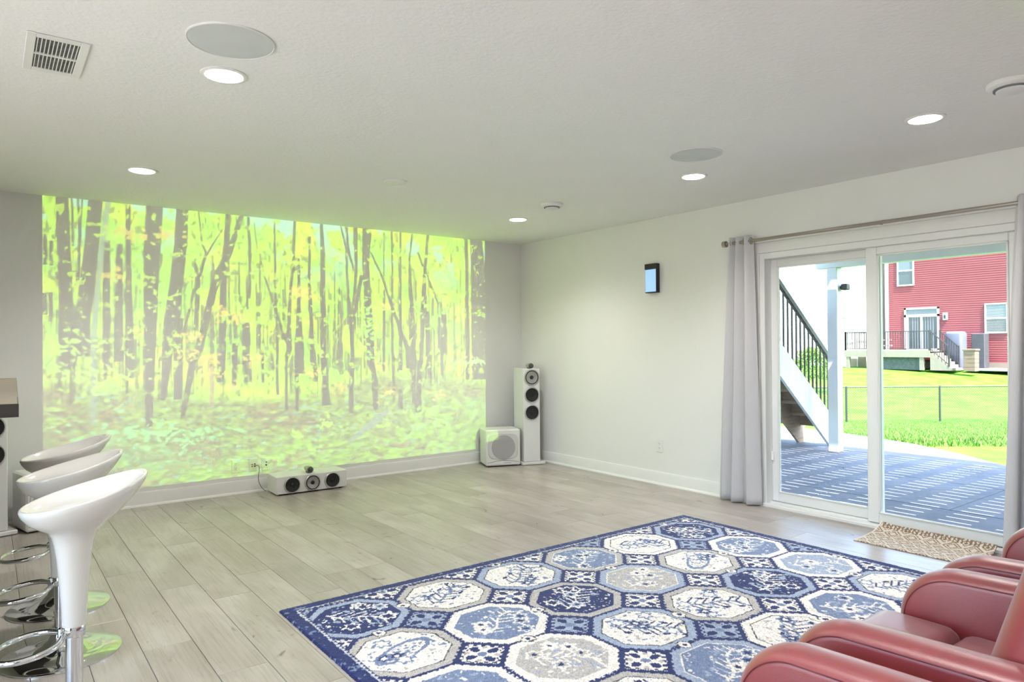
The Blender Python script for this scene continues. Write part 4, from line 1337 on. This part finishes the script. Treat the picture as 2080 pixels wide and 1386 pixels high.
BFEN = M('black_vinyl_fence', (34, 36, 38), .5, var=.1)
fe = thing('chain_link_fence', 'low black chain link fence across the lawn', 'fence')
fs_, fz0, fh = 21.0, -1.12, 1.09
def fp(t, z): return (fs_*FX+t*RX2, fs_*FY+t*RY2, z)
for k in range(-2, 4):
    t = 10.11+2.83*k
    MB().tube([fp(t, fz0-.05), fp(t, fz0+fh+.03)], .032, 10).build('post', BFEN, fe)
MB().tube([fp(2, fz0+fh), fp(20, fz0+fh)], .02, 8).build('top_rail', BFEN, fe)
wm = MB()
t = 3.0
while t < 19.5:
    for d in (1, -1):
        p0, p1 = Vector(fp(t, fz0+.02)), Vector(fp(t+d*1.05, fz0+fh))
        n_v = Vector((FX, FY, 0))
        a_ = (p1-p0).normalized().cross(n_v)*.0042
        c_ = n_v*.0042
        wm.add([p0-a_, p0+a_, p0+c_, p1-a_, p1+a_, p1+c_], [(0, 1, 4, 3), (1, 2, 5, 4), (2, 0, 3, 5)])
    t += .075
tag(wm.build('mesh_wire', BFEN, fe, smooth=0), kind='stuff')

sh_ = thing('shrub', 'leafy green shrub growing behind the outdoor stair', 'shrub', (28*FX+12.1*RX2, 28*FY+12.1*RY2, ground(28)-.05))
lm = MB()
rs_ = random.Random(3)
for k in range(2600):
    a_, el = rs_.uniform(0, 6.283), rs_.uniform(-.3, 1.5)
    rr = (.55+.45*rs_.random())
    p = Vector((1.0*rr*math.cos(a_)*math.cos(el), 1.0*rr*math.sin(a_)*math.cos(el), .85+1.05*rr*math.sin(el)))
    q = Vector((rs_.gauss(0, 1), rs_.gauss(0, 1), rs_.gauss(0, 1))).normalized()
    e1 = q.orthogonal().normalized()*.055; e2 = q.cross(e1)*.55
    lm.add([p-e1, p+e2, p+e1, p-e2], [(0, 1, 2, 3)])
tag(lm.build('foliage', M('shrub_leaf', (92, 122, 44), .6, var=.3, scale=2, transl=.35), sh_, smooth=0), kind='stuff')
for k in range(5):
    a_ = k*1.25
    MB().tube([(0, 0, 0), (.15*math.cos(a_), .15*math.sin(a_), .5), (.5*math.cos(a_), .5*math.sin(a_), 1.2)], .02, 6, rs=[.03, .022, .01]).build('stem', RAWW, sh_)

# ------------------------------------------------------------------ red house across the lawn
def siding(y0, y1, z0_, z1_, x, course=.115):
    mb = MB()
    z = z0_
    pr = []
    while z < z1_:
        zz = min(z+course, z1_)
        pr += [(x-.016, z), (x-.002, zz)]
        z = zz
    rows = [[(p[0], y0, p[1]), (p[0], y1, p[1])] for p in pr]
    return mb.rings(rows, close=False)
REDS = M('red_lap_siding', (104, 42, 46), .7, var=.06, scale=1.5)
CREAMS = M('cream_lap_siding', (232, 228, 218), .7, var=.02, scale=1.5)
HTRIM = M('white_house_trim', (160, 160, 162), .6, var=.01)
HGLASS = M('reflecting_house_glass', (44, 54, 58), .1, var=.35, scale=.8, spec=.5)
BLIND = M('pale_window_blind', (84, 92, 98), .6, var=.05, scale=4)
ROOF = M('grey_roof_shingle', (112, 106, 104), .9, var=.2, scale=6)
HX = 41.0
rh = thing('red_house', 'red sided house with white windows across the lawn', 'house', (HX, 12, 0))
def L_(mb):      # world -> local of the house
    mb.v = [(x-HX, y-12, z) for x, y, z in mb.v]
    return mb
L_(MB().box(HX+.02, HX+10, 4.0, 18.66, -.3, 7.6)).build('walls', REDS, rh, smooth=0)
L_(siding(4.0, 18.6, .25, 7.6, HX+.015)).build('siding', REDS, rh, smooth=0)
L_(MB().box(HX-.03, HX+.1, 18.55, 18.74, -.1, 7.6)).build('corner_board', HTRIM, rh, smooth=0)
L_(MB().box(HX-.01, HX+.05, 4.0, 18.6, -.3, .25)).build('foundation', M('tan_foundation', (104, 94, 84), .9), rh, smooth=0)
L_(MB().prism([(HX-.02, 7.6), (HX+5, 10.4), (HX+10.02, 7.6)], 'y', 4.0, 18.7)).build('roof', ROOF, rh, smooth=0)
def window(parent, y0, y1, z0_, z1_, x, loc, blind=True):
    f = MB()
    w_ = .075
    f.box(x-.05, x+.03, y0, y0+w_, z0_, z1_).box(x-.05, x+.03, y1-w_, y1, z0_, z1_).box(x-.05, x+.03, y0+w_, y1-w_, z0_, z0_+w_).box(x-.05, x+.03, y0+w_, y1-w_, z1_-w_, z1_)
    zm = (z0_+z1_)/2
    f.box(x-.04, x+.03, y0+w_, y1-w_, zm-.035, zm+.035)
    o = loc(f).build('window', HTRIM, parent, smooth=0)
    loc_p = loc(MB().box(x-.012, x+.01, y0+w_, y1-w_, z0_+w_, zm-.035)).build('pane', HGLASS, o, smooth=0)
    loc(MB().box(x-.012, x+.01, y0+w_, y1-w_, zm+.035, z1_-w_)).build('pane', BLIND if blind else HGLASS, o, smooth=0)
    if blind == 2:
        b = MB()
        z = z0_+w_+.03
        while z < z1_-w_:
            b.box(x-.02, x-.012, y0+w_, y1-w_, z, z+.012)
            z += .06
        loc(b).build('blind_slats', HTRIM, o, smooth=0)
    return o
window(rh, 17.17, 18.07, 4.48, 6.2, HX, L_, True)
window(rh, 12.75, 13.78, 1.75, 3.30, HX, L_, 2)
dd = MB()
y0_, y1_, za_, zb_ = 15.92, 17.7, .88, 3.24
dd.box(HX-.05, HX+.03, y0_, y0_+.1, za_, zb_).box(HX-.05, HX+.03, y1_-.1, y1_, za_, zb_).box(HX-.05, HX+.03, y0_, y1_, zb_-.1, zb_).box(HX-.05, HX+.03, y0_, y1_, 2.72, 2.86)
dd.box(HX-.045, HX+.03, 16.76, 16.86, za_, 2.72).box(HX-.05, HX+.03, y0_, y1_, za_, za_+.1).box(HX-.045, HX+.03, y1_-.22, y1_-.1, za_, 2.72)
hd = L_(dd).build('patio_door', HTRIM, rh, smooth=0)
L_(MB().box(HX-.012, HX+.01, y0_+.1, 16.76, za_+.1, 2.72)).build('pane', HGLASS, hd, smooth=0)
L_(MB().box(HX-.012, HX+.01, 16.86, y1_-.22, za_+.1, 2.72)).build('pane', HGLASS, hd, smooth=0)
L_(MB().box(HX-.012, HX+.01, y0_+.1, y1_-.1, 2.86, zb_-.1)).build('transom', BLIND, hd, smooth=0)
vb = MB()
for k in range(9):
    vb.box(HX-.02, HX-.013, 16.2+.13*k, 16.2+.13*k+.05, za_+.1, 2.7)
L_(vb).build('vertical_blinds', BLIND, hd, smooth=0)
hl_ = L_(MB().box(HX-.12, HX, 15.5, 15.72, 2.5, 2.9, .02)).build('porch_light', HTRIM, rh)
L_(MB().box(HX-.15, HX-.1, 15.56, 15.66, 2.58, 2.78, .01)).build('lamp_glass', DARK, hl_)

PALEW = M('pale_deck_timber', (112, 103, 93), .8, var=.06)
rd2 = thing('neighbour_deck', 'raised timber deck with black railing in front of the red house', 'deck', (38, 17, 0))
def D_(mb):
    mb.v = [(x-38, y-17, z) for x, y, z in mb.v]
    return mb
D_(MB().box(38, 40.93, 15.2, 19.6, .84, .91)).build('deck_floor', PALEW, rd2, smooth=0)
D_(MB().box(37.95, 38.0, 15.2, 19.6, .55, .9)).build('fascia', PALEW, rd2, smooth=0)
for y_ in (19.4, 17.95, 15.6):
    D_(MB().box(37.97, 38.13, y_-.1, y_+.1, -.1, .86)).build('post', PALEW, rd2, smooth=0)
D_(MB().box(38.15, 38.2, 15.6, 17.95, -.1, .55)).build('dark_screen', M('dark_lattice', (62, 66, 66), .8, var=.3, scale=8), rd2, smooth=0)
def rail_run(p0, p1, n, h=.98):
    p0, p1 = Vector(p0), Vector(p1)
    D_(MB().bar(p0+Vector((0, 0, h)), p1+Vector((0, 0, h)), .05, .05).bar(p0+Vector((0, 0, .08)), p1+Vector((0, 0, .08)), .03, .03)).build('rail', BLK, rd2, smooth=0)
    for q in (p0, p1):
        D_(MB().bar(q, q+Vector((0, 0, h+.05)), .07, .07)).build('rail_post', BLK, rd2, smooth=0)
    for k in range(1, n):
        q = p0+(p1-p0)*(k/n)
        D_(MB().bar(q+Vector((0, 0, .06)), q+Vector((0, 0, h)), .022, .022)).build('baluster', BLK, rd2, smooth=0)
rail_run((38.05, 19.55, .91), (38.05, 15.25, .91), 34)
rail_run((38.05, 19.55, .91), (40.9, 19.55, .91), 16)
rail_run((38.02, 15.2, .91), (38.02, 14.35, .1), 8)
rail_run((39.2, 15.2, .91), (39.2, 14.35, .1), 8)
for k in range(6):
    D_(MB().box(38.0, 39.2, 15.2-.17*(k+1), 15.2-.17*k, -.1, .78-.15*k)).build('step', PALEW, rd2, smooth=0)
for z_ in (.25, .55):
    D_(MB().bar((39.2, 19.0, .91+z_), (39.2, 17.6, .91+z_), .3 if z_ < .4 else .04, .06)).build('bench_slat', PALEW, rd2, smooth=0)
pw = thing('planter_wall', 'low tan block pillar beside the neighbour steps', 'pillar', (37.7, 13.1, 0))
for k in range(5):
    MB().box(0, .5, .0, .5, -.1+.2*k, .09+.2*k, .01).build('block', M('tan_block', (98, 80, 68), .9, var=.08, scale=5), pw, smooth=0)
MB().box(-.04, .54, -.04, .54, .9, .98, .01).build('cap', M('tan_block'), pw, smooth=0)
gc = bevbox(39.3, 40.1, 14.25, 15.05, -.08, 1.86, .14, 3).build('covered_grill', M('grey_grill_cover', (66, 68, 84), .7, var=.1, scale=3))
tag(gc, 'pale grey covered grill standing by the red house', 'grill')
ac = MB().box(40.1, 40.7, 13.5, 14.1, -.08, 1.75, .03).build('dark_bin', M('dark_bin_plastic', (44, 44, 50), .7, var=.2, scale=4))
tag(ac, 'dark upright bin right of the covered grill', 'bin')
wk = MB().box(39.2, 41.0, 9.0, 14.2, -.12, -.02, .01).build('house_walk', M('pale_walk', (128, 124, 118), .9))
tag(wk, 'pale concrete walk along the foot of the red house', 'path', kind='structure')

ch_ = thing('cream_house', 'overexposed cream house left of the red house', 'house', (40, 23, 0))
def C_(mb):
    mb.v = [(x-40, y-23, z) for x, y, z in mb.v]
    return mb
C_(MB().box(40.02, 50, 19.85, 30, -.3, 6.15)).build('walls', CREAMS, ch_, smooth=0)
C_(siding(19.85, 30, .2, 6.15, 40.015)).build('siding', CREAMS, ch_, smooth=0)
C_(MB().prism([(39.95, 6.15), (45, 8.6), (50.05, 6.15)], 'y', 19.8, 30.4)).build('roof', ROOF, ch_, smooth=0)
C_(siding(19.9, 20.9, 1.9, 2.75, 38.995)).build('bay_siding', M('lilac_white_siding', (222, 220, 228), .7), ch_, smooth=0)
C_(MB().box(39.0, 40.02, 19.9, 20.9, -.2, 2.75)).build('bay', CREAMS, ch_, smooth=0)
C_(MB().prism([(38.8, 2.75), (38.8, 2.9), (40.02, 3.3), (40.02, 2.75)], 'y', 19.85, 21.1)).build('bay_roof', M('tan_eave', (222, 200, 178), .8), ch_, smooth=0)
